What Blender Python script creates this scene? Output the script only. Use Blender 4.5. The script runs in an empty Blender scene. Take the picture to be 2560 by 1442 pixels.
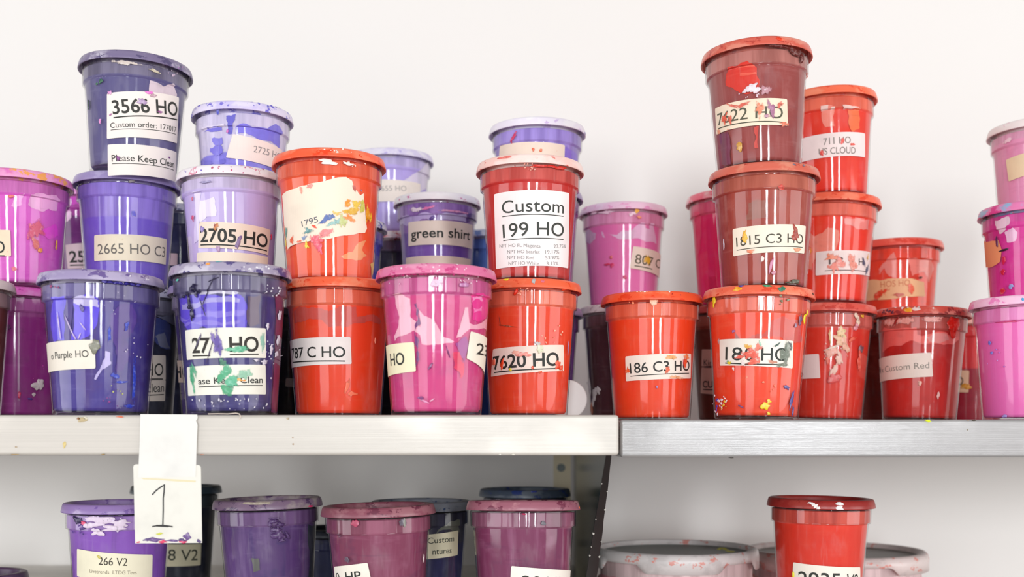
import bpy, bmesh, math, random
from math import sin, cos, pi, sqrt, atan2
from mathutils import Vector, Matrix, geometry

# ------------------------------------------------------------------ camera, world, lights, exposure
SC = bpy.context.scene
COL = SC.collection
F = 2750.0          # focal length in photo pixels (2560 wide)
CX, HY = 1280.0, 1090.0   # principal column, horizon row
EYE = Vector((0.0, 0.0, 1.5))

cam_d = bpy.data.cameras.new('camera')
cam = bpy.data.objects.new('camera', cam_d)
COL.objects.link(cam)
cam.location = EYE
cam.rotation_euler = (pi / 2, 0, 0)
cam_d.sensor_width = 36.0
cam_d.lens = 36.0 * F / 2560.0
cam_d.shift_y = (HY - 721.0) / 2560.0
cam_d.clip_start = 0.02
cam_d.dof.use_dof = True
cam_d.dof.focus_distance = 1.13
cam_d.dof.aperture_fstop = 4.2
SC.camera = cam

SC.view_settings.view_transform = 'Standard'
SC.view_settings.look = 'None'
SC.view_settings.gamma = 1.0
SC.view_settings.use_curve_mapping = False
SC.view_settings.exposure = 0.16

world = bpy.data.worlds.new('world')
SC.world = world
world.use_nodes = True
wb = world.node_tree.nodes['Background']
wb.inputs['Color'].default_value = (1.0, 0.975, 0.94, 1)
wb.inputs['Strength'].default_value = 0.22


def area(name, loc, target, sx, sy, power, color):
    ld = bpy.data.lights.new(name, 'AREA')
    ld.shape = 'RECTANGLE'
    ld.size, ld.size_y = sx, sy
    ld.energy = power
    ld.color = color
    o = bpy.data.objects.new(name, ld)
    COL.objects.link(o)
    o.location = loc
    o.rotation_euler = (Vector(target) - Vector(loc)).to_track_quat('-Z', 'Y').to_euler()
    return o


# daylight through two tall narrow windows on the far side of the room, ceiling panels above, plus added fill areas
area('window_and_fill_light', (-0.35, -4.4, 1.88), (0.0, 1.1, 1.6), 0.45, 1.3, 70, (0.93, 0.97, 1.0))
area('window_and_fill_light', (1.55, -4.2, 1.88), (0.0, 1.1, 1.6), 0.42, 1.3, 70, (0.93, 0.97, 1.0))
area('window_and_fill_light', (-3.3, -4.9, 1.6), (0.0, 1.1, 1.5), 2.7, 1.6, 62, (0.98, 0.98, 1.0))  # unseen wide pane, added as fill for the space under the shelf
area('window_and_fill_light', (4.0, -4.9, 1.6), (0.0, 1.1, 1.5), 2.2, 1.6, 56, (0.98, 0.98, 1.0))  # right-hand counterpart, likewise added as fill
area('window_and_fill_light', (-4.4, -0.6, 1.55), (-0.2, 1.6, 1.45), 2.6, 1.7, 62, (0.97, 0.98, 1.0))
area('window_and_fill_light', (4.4, -0.6, 1.5), (0.3, 1.6, 1.42), 2.6, 1.7, 60, (1.0, 0.98, 0.97))  # fill added from the right to brighten the wall under the shelf
area('ceiling_light', (-0.1, 0.1, 3.5), (0.0, 1.35, 1.5), 3.6, 0.5, 5, (1.0, 0.965, 0.92))


# ------------------------------------------------------------------ helpers
def lin(c):
    r = []
    for v in c[:3]:
        v = v / 255.0
        r.append(v / 12.92 if v <= 0.04045 else ((v + 0.055) / 1.055) ** 2.4)
    return (r[0], r[1], r[2], 1.0)


def P(px, py, D):
    """world point seen at photo pixel (px, py) at depth D"""
    return Vector((EYE.x + (px - CX) * D / F, D, EYE.z + (HY - py) * D / F))


def link(name, me, mat=None, parent=None):
    o = bpy.data.objects.new(name, me)
    COL.objects.link(o)
    if mat is not None:
        if isinstance(mat, (list, tuple)):
            for m in mat:
                me.materials.append(m)
        else:
            me.materials.append(mat)
    if parent is not None:
        o.parent = parent
    return o


def tag(o, label=None, cat=None, group=None, kind=None):
    if label: o['label'] = label
    if cat: o['category'] = cat
    if group: o['group'] = group
    if kind: o['kind'] = kind
    return o


def from_bm(name, bm, mat=None, parent=None, smooth=True):
    me = bpy.data.meshes.new(name)
    bm.to_mesh(me)
    bm.free()
    if smooth:
        for p in me.polygons: p.use_smooth = True
    return link(name, me, mat, parent)


def lathe(bm, prof, n=112, ripple=None):
    """prof: list of (r, z[, ribbed]); first/last with r==0 close to a point"""
    rings = []
    out = []
    for i, pr in enumerate(prof):        # support loops keep long walls evenly shaded
        if i:
            q = prof[i - 1]
            L = sqrt((pr[0] - q[0]) ** 2 + (pr[1] - q[1]) ** 2)
            if L > 0.008:
                for d in (0.0008, L - 0.0008):
                    t = d / L
                    out.append((q[0] + (pr[0] - q[0]) * t, q[1] + (pr[1] - q[1]) * t) + ((1,) if len(q) > 2 and len(pr) > 2 else ()))
        out.append(pr)
    prof = out
    for pr in prof:
        r, z = pr[0], pr[1]
        rib = len(pr) > 2
        if r < 1e-7:
            rings.append([bm.verts.new((0, 0, z))])
        else:
            ring = []
            for k in range(n):
                a = 2 * pi * k / n
                rr = r
                if rib and k % 3 == 0: rr = r - 0.0005
                ring.append(bm.verts.new((rr * sin(a), -rr * cos(a), z)))
            rings.append(ring)
    for A, B in zip(rings[:-1], rings[1:]):
        for k in range(n):
            k2 = (k + 1) % n
            if len(A) == 1 and len(B) == 1: continue
            if len(A) == 1: bm.faces.new((A[0], B[k2], B[k]))
            elif len(B) == 1: bm.faces.new((A[k], A[k2], B[0]))
            else: bm.faces.new((A[k], A[k2], B[k2], B[k]))


def box_bm(bm, x0, x1, y0, y1, z0, z1, bevel=0.0, seg=2):
    vs = [bm.verts.new(v) for v in ((x0, y0, z0), (x1, y0, z0), (x1, y1, z0), (x0, y1, z0),
                                   (x0, y0, z1), (x1, y0, z1), (x1, y1, z1), (x0, y1, z1))]
    fs = [bm.faces.new([vs[i] for i in q]) for q in
          ((0, 3, 2, 1), (4, 5, 6, 7), (0, 1, 5, 4), (1, 2, 6, 5), (2, 3, 7, 6), (3, 0, 4, 7))]
    if bevel:
        es = list({e for f in fs for e in f.edges})
        bmesh.ops.bevel(bm, geom=es, offset=bevel, segments=seg, affect='EDGES', profile=0.5)


# ------------------------------------------------------------------ materials
MC = {}


def new_mat(key):
    m = bpy.data.materials.new(key)
    m.use_nodes = True
    nt = m.node_tree
    b = nt.nodes['Principled BSDF']
    return m, nt, b


def N(nt, t, **kw):
    n = nt.nodes.new(t)
    for k, v in kw.items(): setattr(n, k, v)
    return n


def mixc(nt, fac, a, b):
    n = N(nt, 'ShaderNodeMix', data_type='RGBA')
    for sock, v in ((n.inputs[0], fac), (n.inputs[6], a), (n.inputs[7], b)):
        if hasattr(v, 'links'): nt.links.new(v, sock)
        else: sock.default_value = v
    return n.outputs[2]


def math_n(nt, op, a, b=None, clamp=False):
    n = N(nt, 'ShaderNodeMath', operation=op, use_clamp=clamp)
    for i, v in enumerate((a, b)):
        if v is None: continue
        if hasattr(v, 'links'): nt.links.new(v, n.inputs[i])
        else: n.inputs[i].default_value = v
    return n.outputs[0]


def ramp(nt, v, lo, hi):
    n = N(nt, 'ShaderNodeMapRange', interpolation_type='SMOOTHSTEP')
    nt.links.new(v, n.inputs[0])
    n.inputs[1].default_value, n.inputs[2].default_value = lo, hi
    return n.outputs[0]


def noise(nt, scale, vscale=(1, 1, 1), detail=3.0, rough=0.55, loc=(0, 0, 0), coord='Object'):
    tc = N(nt, 'ShaderNodeTexCoord')
    mp = N(nt, 'ShaderNodeMapping')
    nt.links.new(tc.outputs[coord], mp.inputs[0])
    mp.inputs['Scale'].default_value = vscale
    mp.inputs['Location'].default_value = loc
    n = N(nt, 'ShaderNodeTexNoise')
    nt.links.new(mp.outputs[0], n.inputs['Vector'])
    n.inputs['Scale'].default_value = scale
    n.inputs['Detail'].default_value = detail
    n.inputs['Roughness'].default_value = rough
    return n.outputs[0]


def bump(nt, b, h, strength, dist=0.001):
    n = N(nt, 'ShaderNodeBump')
    n.inputs['Strength'].default_value = strength
    n.inputs['Distance'].default_value = dist
    nt.links.new(h, n.inputs['Height'])
    nt.links.new(n.outputs[0], b.inputs['Normal'])


def simple(c, rough=0.4, spec=0.5, metal=0.0, key=None):
    k = ('s', tuple(c), rough, spec, metal)
    if k in MC: return MC[k]
    m, nt, b = new_mat(key or 'paint')
    b.inputs['Base Color'].default_value = lin(c)
    b.inputs['Roughness'].default_value = rough
    b.inputs['Specular IOR Level'].default_value = spec
    b.inputs['Metallic'].default_value = metal
    MC[k] = m
    return m


def paint_mat(c, smear=False):
    """dried ink: colour breaks up slightly into a paler and a darker mix; a thin smear is patchy"""
    k = ('p', tuple(c), smear)
    if k in MC: return MC[k]
    m, nt, b = new_mat('dried_ink')
    a = lin(c)
    lo = lin([v * 0.8 for v in c])
    hi = lin([v + (255 - v) * 0.3 for v in c])
    n1 = noise(nt, 260, detail=4)
    c1 = mixc(nt, ramp(nt, n1, 0.5, 0.68), a, hi)
    c2 = mixc(nt, ramp(nt, n1, 0.42, 0.3), c1, lo)
    nt.links.new(c2, b.inputs['Base Color'])
    b.inputs['Roughness'].default_value = 0.36
    bump(nt, b, n1, 0.35, 0.0005)
    if smear:
        n2 = noise(nt, 170, (1.3, 1.3, 0.6), 6, 0.72, (c[0] * .1, c[1] * .1, c[2] * .1))
        at = N(nt, 'ShaderNodeAttribute', attribute_name='core')
        v = math_n(nt, 'ADD', n2, math_n(nt, 'MULTIPLY', at.outputs['Fac'], 0.55))
        nt.links.new(math_n(nt, 'MULTIPLY', ramp(nt, v, 0.58, 0.76), 0.92), b.inputs['Alpha'])
    MC[k] = m
    return m


def ink_mat(main, film, fill, amp, streak, seed, dark=None):
    """ink seen through the cup: solid up to the fill line, a thinner smear above it"""
    m, nt, b = new_mat('ink')
    loc = (seed * 1.37, seed * 0.71, seed * 0.33)
    tc = N(nt, 'ShaderNodeTexCoord')
    sx = N(nt, 'ShaderNodeSeparateXYZ')
    nt.links.new(tc.outputs['Object'], sx.inputs[0])
    n1 = noise(nt, 22, (1, 1, 0.8), 3, 0.5, loc)
    lvl = math_n(nt, 'ADD', sx.outputs[2], math_n(nt, 'MULTIPLY', math_n(nt, 'SUBTRACT', n1, 0.5), amp))
    fac = ramp(nt, lvl, fill - 0.0012, fill + 0.0012)
    nv = noise(nt, 20, (3.2, 3.2, 0.25), 4, 0.6, loc)       # vertical streaks
    nb = noise(nt, 34, (1, 1, 1.3), 4, 0.6, loc)            # blotches
    nh = noise(nt, 30, (0.5, 0.5, 5.0), 3, 0.6, loc)        # faint squeegee bands
    def lin(c, L=globals()['lin']):
        return tuple(min(0.93, v * 1.1) for v in L(c)[:3]) + (1.0,)
    A = lin(main)
    d = lin(dark if dark else [v * 0.72 for v in main])
    hi = lin([v + (255 - v) * 0.22 for v in main])
    c = mixc(nt, math_n(nt, 'MULTIPLY', ramp(nt, nv, 0.5, 0.75), 0.8 * streak), A, hi)
    c = mixc(nt, math_n(nt, 'MULTIPLY', ramp(nt, nv, 0.48, 0.28), 0.8 * streak), c, d)
    c = mixc(nt, math_n(nt, 'MULTIPLY', ramp(nt, nb, 0.55, 0.72), 0.55 * streak), c, hi)
    c = mixc(nt, math_n(nt, 'MULTIPLY', ramp(nt, nb, 0.45, 0.3), 0.6 * streak), c, d)
    c = mixc(nt, math_n(nt, 'MULTIPLY', ramp(nt, nh, 0.58, 0.72), 0.45 * streak), c, hi)
    c = mixc(nt, math_n(nt, 'MULTIPLY', ramp(nt, nh, 0.40, 0.28), 0.45 * streak), c, d)
    f2 = mixc(nt, ramp(nt, nv, 0.35, 0.65), lin([v * 0.86 for v in film]), lin([v + (255 - v) * 0.12 for v in film]))
    c = mixc(nt, fac, c, f2)
    nt.links.new(c, b.inputs['Base Color'])
    b.inputs['Roughness'].default_value = 0.5
    b.inputs['Specular IOR Level'].default_value = 0.3
    return m


def lid_mat(base, second, third, seed, amt=0.5):
    m, nt, b = new_mat('lid_plastic')
    loc = (seed * 0.9, seed * 1.7, seed * 0.4)
    n1 = noise(nt, 26, (1, 1, 1.6), 4, 0.6, loc)
    n2 = noise(nt, 60, (1, 1, 1.5), 5, 0.65, (loc[1], loc[0], loc[2]))
    t = 0.60 - 0.14 * amt
    c = mixc(nt, ramp(nt, n1, t - 0.05, t + 0.06), lin(base), lin(second))
    c = mixc(nt, ramp(nt, n2, t + 0.03, t + 0.07), c, lin(third))
    nt.links.new(c, b.inputs['Base Color'])
    b.inputs['Roughness'].default_value = 0.33
    bump(nt, b, n2, 0.25, 0.001)
    return m


def shell_mat():
    """clear thin polypropylene: mostly see-through, slightly milky, glossy"""
    m = bpy.data.materials.new('clear_plastic')
    m.use_nodes = True
    nt = m.node_tree
    nt.nodes.clear()
    out = N(nt, 'ShaderNodeOutputMaterial')
    tr = N(nt, 'ShaderNodeBsdfTransparent')
    tr.inputs[0].default_value = (0.985, 0.985, 0.985, 1)
    df = N(nt, 'ShaderNodeBsdfDiffuse')
    df.inputs[0].default_value = (0.86, 0.83, 0.83, 1)
    gl = N(nt, 'ShaderNodeBsdfGlossy')
    gl.inputs['Roughness'].default_value = 0.07
    n1 = noise(nt, 70, (1, 1, 0.35), 3, 0.5)
    bp = N(nt, 'ShaderNodeBump')
    bp.inputs['Strength'].default_value = 0.12
    bp.inputs['Distance'].default_value = 0.001
    nt.links.new(n1, bp.inputs['Height'])
    nt.links.new(bp.outputs[0], gl.inputs['Normal'])
    m1 = N(nt, 'ShaderNodeMixShader')
    n2 = noise(nt, 38, (1, 1, 0.5), 5, 0.65)
    n3 = noise(nt, 120, (1.5, 1.5, 0.12), 3, 0.6)
    sm = math_n(nt, 'ADD', math_n(nt, 'MULTIPLY', ramp(nt, n2, 0.52, 0.75), 0.10), math_n(nt, 'MULTIPLY', ramp(nt, n3, 0.58, 0.75), 0.08))
    nt.links.new(math_n(nt, 'ADD', math_n(nt, 'MULTIPLY', sm, 0.7), 0.012), m1.inputs[0])
    nt.links.new(tr.outputs[0], m1.inputs[1])
    nt.links.new(df.outputs[0], m1.inputs[2])
    fr = N(nt, 'ShaderNodeFresnel')
    # a thin wall reflects alike from both sides: undo the node's inversion on the inner side
    ge = N(nt, 'ShaderNodeNewGeometry')
    mr = N(nt, 'ShaderNodeMapRange')
    nt.links.new(ge.outputs['Backfacing'], mr.inputs[0])
    mr.inputs[3].default_value, mr.inputs[4].default_value = 1.44, 1.0 / 1.44
    nt.links.new(mr.outputs[0], fr.inputs['IOR'])
    m2 = N(nt, 'ShaderNodeMixShader')
    nt.links.new(fr.outputs[0], m2.inputs[0])
    nt.links.new(m1.outputs[0], m2.inputs[1])
    nt.links.new(gl.outputs[0], m2.inputs[2])
    nt.links.new(m2.outputs[0], out.inputs[0])
    return m


SHELL = shell_mat()


def paper_mat(c, stain, amt, seed):
    k = ('lab', tuple(c), tuple(stain), amt, seed)
    if k in MC: return MC[k]
    m, nt, b = new_mat('label_paper')
    loc = (seed * 2.1, seed * 0.7, seed * 1.9)
    n1 = noise(nt, 75, (1, 1, 1.4), 5, 0.65, loc)
    n2 = noise(nt, 30, detail=3, loc=loc)
    col = mixc(nt, ramp(nt, n2, 0.45, 0.8), lin(c), lin([v * 0.95 for v in c]))
    t = 0.78 - 0.2 * amt
    col = mixc(nt, math_n(nt, 'MULTIPLY', ramp(nt, n1, t, t + 0.1), 0.85), col, lin(stain))
    nt.links.new(col, b.inputs['Base Color'])
    b.inputs['Roughness'].default_value = 0.55
    MC[k] = m
    return m


def wall_mat():
    m, nt, b = new_mat('painted_wall')
    n1 = noise(nt, 1.3, detail=2)
    n2 = noise(nt, 260, detail=3)
    c = mixc(nt, ramp(nt, n1, 0.3, 0.7), (0.84, 0.81, 0.775, 1), (0.86, 0.825, 0.795, 1))
    nt.links.new(c, b.inputs['Base Color'])
    b.inputs['Roughness'].default_value = 0.7
    bump(nt, b, n2, 0.08, 0.001)
    return m


def steel_mat(base, metal, rough, seed):
    m, nt, b = new_mat('brushed_steel')
    loc = (seed, seed * 2, seed * 3)
    n1 = noise(nt, 10, (0.5, 3, 130), 4, 0.65, loc)
    n2 = noise(nt, 9, (1, 1, 1.4), 3, 0.5, loc)
    n3 = noise(nt, 55, (1, 1, 1), 5, 0.7, loc)
    c = mixc(nt, ramp(nt, n1, 0.3, 0.7), lin([v * 0.955 for v in base]), lin(base))
    c = mixc(nt, math_n(nt, 'MULTIPLY', ramp(nt, n2, 0.5, 0.68), 0.6), c, lin([min(255, v * 1.13) for v in base]))  # lighter patches in the colour stand in for soft reflections
    c = mixc(nt, math_n(nt, 'MULTIPLY', ramp(nt, n3, 0.74, 0.79), 0.6), c, lin((172, 140, 95)))
    nt.links.new(c, b.inputs['Base Color'])
    b.inputs['Metallic'].default_value = metal
    b.inputs['Roughness'].default_value = rough
    bump(nt, b, n1, 0.12, 0.001)
    return m


# ------------------------------------------------------------------ lettering
def text_mesh(s, bold=0.0):
    cu = bpy.data.curves.new('t', 'FONT')
    cu.body = s
    cu.offset = bold
    cu.resolution_u = 4
    o = bpy.data.objects.new('t', cu)
    COL.objects.link(o)
    dg = bpy.context.evaluated_depsgraph_get()
    me = bpy.data.meshes.new_from_object(o.evaluated_get(dg))
    COL.objects.unlink(o)
    bpy.data.objects.remove(o)
    bpy.data.curves.remove(cu)
    return me


_h = text_mesh('H')
CAPH = max(v.co.y for v in _h.vertices)
bpy.data.meshes.remove(_h)


def slice_u(bm, step, zc=None):
    """cut a flat (u,v) mesh at regular u so that it can be bent round a cup"""
    us = [v.co.x for v in bm.verts]
    if not us: return
    u = math.ceil(min(us) / step) * step
    while u < max(us):
        bmesh.ops.bisect_plane(bm, geom=bm.verts[:] + bm.edges[:] + bm.faces[:], plane_co=(u, 0, 0), plane_no=(1, 0, 0), dist=1e-7)
        u += step
    if zc is not None:
        for z in (zc - 0.0002, zc + 0.0006):
            bmesh.ops.bisect_plane(bm, geom=bm.verts[:] + bm.edges[:] + bm.faces[:], plane_co=(0, z, 0), plane_no=(0, 1, 0), dist=1e-7)


# ------------------------------------------------------------------ ink containers
class Cup:
    """a lidded deli tub; s scales the radius, H is the height to the lid's top"""

    def __init__(self, label, cx, D, W, zb, H, main, film, lid, fill=0.8, amp=0.01, streak=0.6, roll=0.0, pitch=0.0, bx=None,
                 dark=None, seed=None, group='ink containers on the upper shelf', parts=True, empty_top=False, name='ink_container'):
        self.seed = seed if seed is not None else int(cx * 7 + D * 100) % 97
        self.rng = random.Random(self.seed)
        self.D = D
        self.s = s = W * D / (F * 0.117)
        if bx is not None or roll or pitch:      # a leaning cup stands on one edge of its foot
            lean = abs((cx - (bx if bx is not None else cx)) * D / F / H) + abs(math.radians(roll)) + abs(math.radians(pitch))
            zb += 0.0436 * s * lean
            H -= 0.0436 * s * lean
        self.H = H
        self.zc = H - 0.0270
        self.rt = 0.0513 * s
        self.rb = (0.0513 - 0.0700 * self.zc) * s
        self.rcol = 0.0540 * s
        e = bpy.data.objects.new(name, None)
        COL.objects.link(e)
        e.empty_display_size = 0.02
        x_top = (cx - CX) * D / F
        x_bot = x_top if bx is None else (bx - CX) * D / F
        rl = math.asin(max(-0.2, min(0.2, (x_top - x_bot) / H))) + math.radians(roll)
        e.location = (x_bot, D, EYE.z + zb)
        e.rotation_euler = (math.radians(pitch), rl, 0)
        self.e = e
        self.M = Matrix.Translation(e.location) @ e.rotation_euler.to_matrix().to_4x4()
        self.Mi = self.M.inverted()
        tag(e, label, 'container', group)
        zc, rt, rb = self.zc, self.rt, self.rb
        # cup
        bm = bmesh.new()
        lathe(bm, [(0, 0.0018), (rb - 0.006 * s, 0.0018), (rb - 0.004 * s, 0.0), (rb - 0.0012, 0.0), (rb, 0.0014),
                   (rt, zc), (self.rcol - 0.0003, zc + 0.0005), (self.rcol - 0.0002, zc + 0.001, 1), (self.rcol + 0.0001, H - 0.0115, 1), (self.rcol, H - 0.0108),
                   (0.0525 * s, H - 0.0090), (0.0530 * s, H - 0.0060)], 114)
        cup = from_bm('cup', bm, SHELL, e)
        # ink
        g = 0.0014
        bm = bmesh.new()
        ft = 0.0
        lathe(bm, [(0, 0.0035), (rb - g - 0.002, 0.0035), (rb - g, 0.006), (rt - g, zc), (self.rcol - g, zc + 0.0015),
                   (self.rcol - g, H - 0.0125), (0.050 * s, H - 0.0118), (0, H - 0.0116)], 80)
        self.ink = from_bm('ink', bm, ink_mat(main, film, fill * H, amp, streak, self.seed, dark), e)
        # lid
        bm = bmesh.new()
        lathe(bm, [(0, H - 0.0109), (0.0440 * s, H - 0.0109), (0.0462 * s, H - 0.0104), (0.0480 * s, H - 0.0015), (0.0490 * s, H - 0.0002), (0.0500 * s, H),
                   (0.0545 * s, H), (0.0562 * s, H - 0.0007), (0.0571 * s, H - 0.0026), (0.0577 * s, H - 0.0050), (0.0579 * s, H - 0.0056), (0.0585 * s, H - 0.0088),
                   (0.0584 * s, H - 0.0096), (0.0576 * s, H - 0.0098), (0.0566 * s, H - 0.0090), (0.0556 * s, H - 0.0055), (0.0540 * s, H - 0.0045)], 96)
        self.lid = from_bm('lid', bm, lid_mat(*lid[:3], self.seed, lid[3]), e)
        self.top = zb + H
        self.splats = []
        self.films = []

    def prof(self, z):
        if z <= self.zc: return self.rb + (self.rt - self.rb) * z / self.zc
        t = min(1.0, (z - self.zc) / 0.0006)
        return self.rt + (self.rcol - self.rt) * t

    def hit(self, px, py, layer='out'):
        d = (self.Mi.to_3x3() @ Vector(((px - CX) / F, 1.0, (HY - py) / F)))
        o = self.Mi @ EYE
        if layer == 'lid':
            a, k = 0.0581 * self.s, 0.0
        else:
            a, k = self.rb, (self.rt - self.rb) / self.zc
        if layer == 'ink': a -= 0.0014

        def solve(a, k):
            A = d.x ** 2 + d.y ** 2 - (k * d.z) ** 2
            B = 2 * (o.x * d.x + o.y * d.y - k * d.z * (a + k * o.z))
            C = o.x ** 2 + o.y ** 2 - (a + k * o.z) ** 2
            q = B * B - 4 * A * C
            t = (-B - sqrt(max(q, 0.0))) / (2 * A)
            return o + d * t
        p = solve(a, k)
        if layer != 'lid' and p.z > self.zc:
            p = solve(self.rcol - (0.0014 if layer == 'ink' else 0), 0.0)
        return (atan2(p.x, -p.y) * self.rt, p.z)

    def bend(self, bm, off, layer='out'):
        for v in bm.verts:
            th = v.co.x / self.rt
            z = v.co.y
            r = (0.0583 * self.s if layer == 'lid' else self.prof(z)) + off + v.co.z - (0.0014 if layer == 'ink' else 0)
            v.co = Vector((r * sin(th), -r * cos(th), z))

    def poly_uv(self, pts, layer='out'):
        return [self.hit(x, y, layer) for x, y in pts]

    def jag(self, uv, amt, levels=3):
        rng = self.rng
        for _ in range(levels):
            out = []
            for i, a in enumerate(uv):
                b = uv[(i + 1) % len(uv)]
                dx, dy = b[0] - a[0], b[1] - a[1]
                L = sqrt(dx * dx + dy * dy)
                out.append(a)
                if L > 0.0012:
                    k = rng.uniform(-amt, amt)
                    out.append(((a[0] + b[0]) / 2 - dy * k, (a[1] + b[1]) / 2 + dx * k))
            uv = out
        return uv

    def flat_bm(self, uv):
        bm = bmesh.new()
        vs = [bm.verts.new((u, v, 0)) for u, v in uv]
        tri = geometry.tessellate_polygon([[Vector((u, v, 0)) for u, v in uv]])
        for t in tri:
            try:
                f = bm.faces.new([vs[i] for i in t])
                f.normal_update()
                if f.normal.z < 0: f.normal_flip()
            except ValueError:
                pass
        return bm

    def film(self, color, pts, jag=0.12):
        """a patch where the ink behind the cup wall has a different thickness or colour"""
        bm = self.flat_bm(self.jag(self.poly_uv(pts, 'ink'), jag))
        slice_u(bm, 0.003, self.zc)
        self.bend(bm, 0.00035 + 0.0001 * len(self.films), 'ink')
        m = ink_mat(color, color, 9, 0, 0.45, self.seed + 3)
        o = from_bm('ink_smear', bm, m, self.ink, False)
        self.films.append(o)
        return self

    def label(self, pts, color=(236, 226, 212), stain=(225, 205, 190), amt=0.3, rnd=0.0016, texts=(), ink=(38, 40, 36), poly=False, raise_=0.0):
        uv = self.poly_uv(pts)
        if not poly:
            out = []
            n = len(uv)
            for i in range(n):
                p, a, b = uv[i], uv[i - 1], uv[(i + 1) % n]
                pa = Vector(a) - Vector(p); pb = Vector(b) - Vector(p)
                p0 = Vector(p) + pa.normalized() * rnd
                p1 = Vector(p) + pb.normalized() * rnd
                for t in (0, 0.33, 0.67, 1):
                    q = (1 - t) ** 2 * p0 + 2 * t * (1 - t) * Vector(p) + t * t * p1
                    out.append((q.x, q.y))
            uv = out
        else:
            uv = self.jag(uv, 0.05)
        bm = self.flat_bm(uv)
        slice_u(bm, 0.003, self.zc)
        self.bend(bm, 0.0003 + raise_)
        lab = from_bm('label', bm, paper_mat(color, stain, amt, self.seed), self.e, False)
        if texts:
            bm = bmesh.new()
            for t in texts: self.text_into(bm, *t[0], **t[1])
            slice_u(bm, 0.0025)
            self.bend(bm, 0.00052 + raise_)
            from_bm('lettering', bm, simple(ink, 0.6, key='print'), lab, False)
        return self

    def text_into(self, bm, s, p0, p1, cap, bold=0.0, ul=0, ulw=2.5, ul0=None, ul1=None):
        """print s with its baseline from photo pixel p0 to p1 and capitals cap pixels high"""
        a, b = Vector(self.hit(*p0)), Vector(self.hit(*p1))
        d = b - a
        L = d.length
        d = d / L
        nrm = Vector((-d.y, d.x))
        c = cap * (self.D - self.rt) / F
        if s:
            me = text_mesh(s, bold)
            xs = [v.co.x for v in me.vertices]
            x0, x1 = min(xs), max(xs)
            sx, sy = L / (x1 - x0), c / CAPH
            vs = []
            for v in me.vertices:
                q = a + d * ((v.co.x - x0) * sx) + nrm * (v.co.y * sy)
                vs.append(bm.verts.new((q.x, q.y, 0)))
            for p in me.polygons:
                try: bm.faces.new([vs[i] for i in p.vertices])
                except ValueError: pass
            bpy.data.meshes.remove(me)
        if ul:
            k = (self.D - self.rt) / F
            A0, A1 = a - nrm * ul * k, b - nrm * ul * k
            w = nrm * ulw * k
            bm.faces.new([bm.verts.new((q.x, q.y, 0)) for q in (A0 - w, A1 - w, A1, A0)])

    def splat(self, color, px, py, rx, ry, rot=0.0, thick=0.0004, rag=0.4, lobes=None, layer='out', raise_=0.00085):
        """a raised, ragged blob of dried ink (in one case a painted collar reflection) at a photo pixel, radii in pixels"""
        rng = self.rng
        cu, cv = self.hit(px, py, layer)
        k = (self.D - self.rt) / F
        n = 22 if rx < 5 and ry < 5 else 44
        rad = [1.0] * n
        for h in range(2, 6 if n == 22 else 8):
            ph = rng.uniform(0, 2 * pi)
            am = rag * rng.uniform(0.3, 1.0) / (h ** 0.75) * 0.7
            for i in range(n): rad[i] += am * sin(h * 2 * pi * i / n + ph)
        cr, sr = cos(rot), sin(rot)
        self.splats.append((color, layer, raise_, (cu, cv), [max(0.25, r) for r in rad], rx * k, ry * k, cr, sr, thick))
        return self

    def flick(self, color, px, py, spread, count, r, layer='out', **kw):
        """small flecks scattered round a pixel"""
        for _ in range(count):
            a, q = self.rng.uniform(0, 2 * pi), sqrt(self.rng.random()) * spread
            rr = r * self.rng.uniform(0.5, 1.3)
            self.splat(color, px + q * cos(a), py + q * sin(a) * kw.get('asp', 1.0), rr, rr * self.rng.uniform(0.6, 1.4), self.rng.uniform(0, 3), 0.0004, layer=layer)
        return self

    def done(self):
        if not self.splats: return self
        for layer, nm in (('out', 'ink_splatter'), ('lid', 'ink_splatter')):
            sp = [q for q in self.splats if q[1] == layer]
            if not sp: continue
            bm = bmesh.new()
            core = bm.verts.layers.float.new('core')
            mats, idx = [], {}
            for color, _, off, (cu, cv), rad, rx, ry, cr, sr, th in sp:
                sm = th < 0.00036
                if sm: th = 0.00012
                color = (color, sm)
                if color not in idx:
                    idx[color] = len(mats)
                    mats.append(paint_mat(*color))
                n = len(rad)
                rings = []
                for f, h in ((1.0, -0.0003), (0.93, 0.35), (0.72, 0.75), (0.4, 0.95)):
                    ring = []
                    if sm: f = {1.0: 1.25, .93: 1.0, .72: .66, .4: .33}[f]
                    for i in range(n):
                        x, y = rad[i] * f * rx * cos(2 * pi * i / n), rad[i] * f * ry * sin(2 * pi * i / n)
                        u, v = cu + x * cr - y * sr, cv + x * sr + y * cr
                        v = max(0.0008, min(v, self.H - 0.0005))
                        if layer == 'lid': v = max(v, self.H - 0.0094)
                        q = bm.verts.new((u, v, off - 0.00085 + (h * th if h > 0 else (0 if sm else -0.0002))))
                        q[core] = 1.0 - f / 1.25
                        ring.append(q)
                    rings.append(ring)
                ctr = bm.verts.new((cu, max(0.0008, min(cv, self.H - 0.0005)), off - 0.00085 + th))
                ctr[core] = 1.0
                fs = []
                for A, B in zip(rings[:-1], rings[1:]):
                    for i in range(n):
                        j = (i + 1) % n
                        fs.append(bm.faces.new((A[i], A[j], B[j], B[i])))
                for i in range(n): fs.append(bm.faces.new((rings[-1][i], rings[-1][(i + 1) % n], ctr)))
                for f in fs: f.material_index = idx[color]
            off0 = 0.00085
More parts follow.
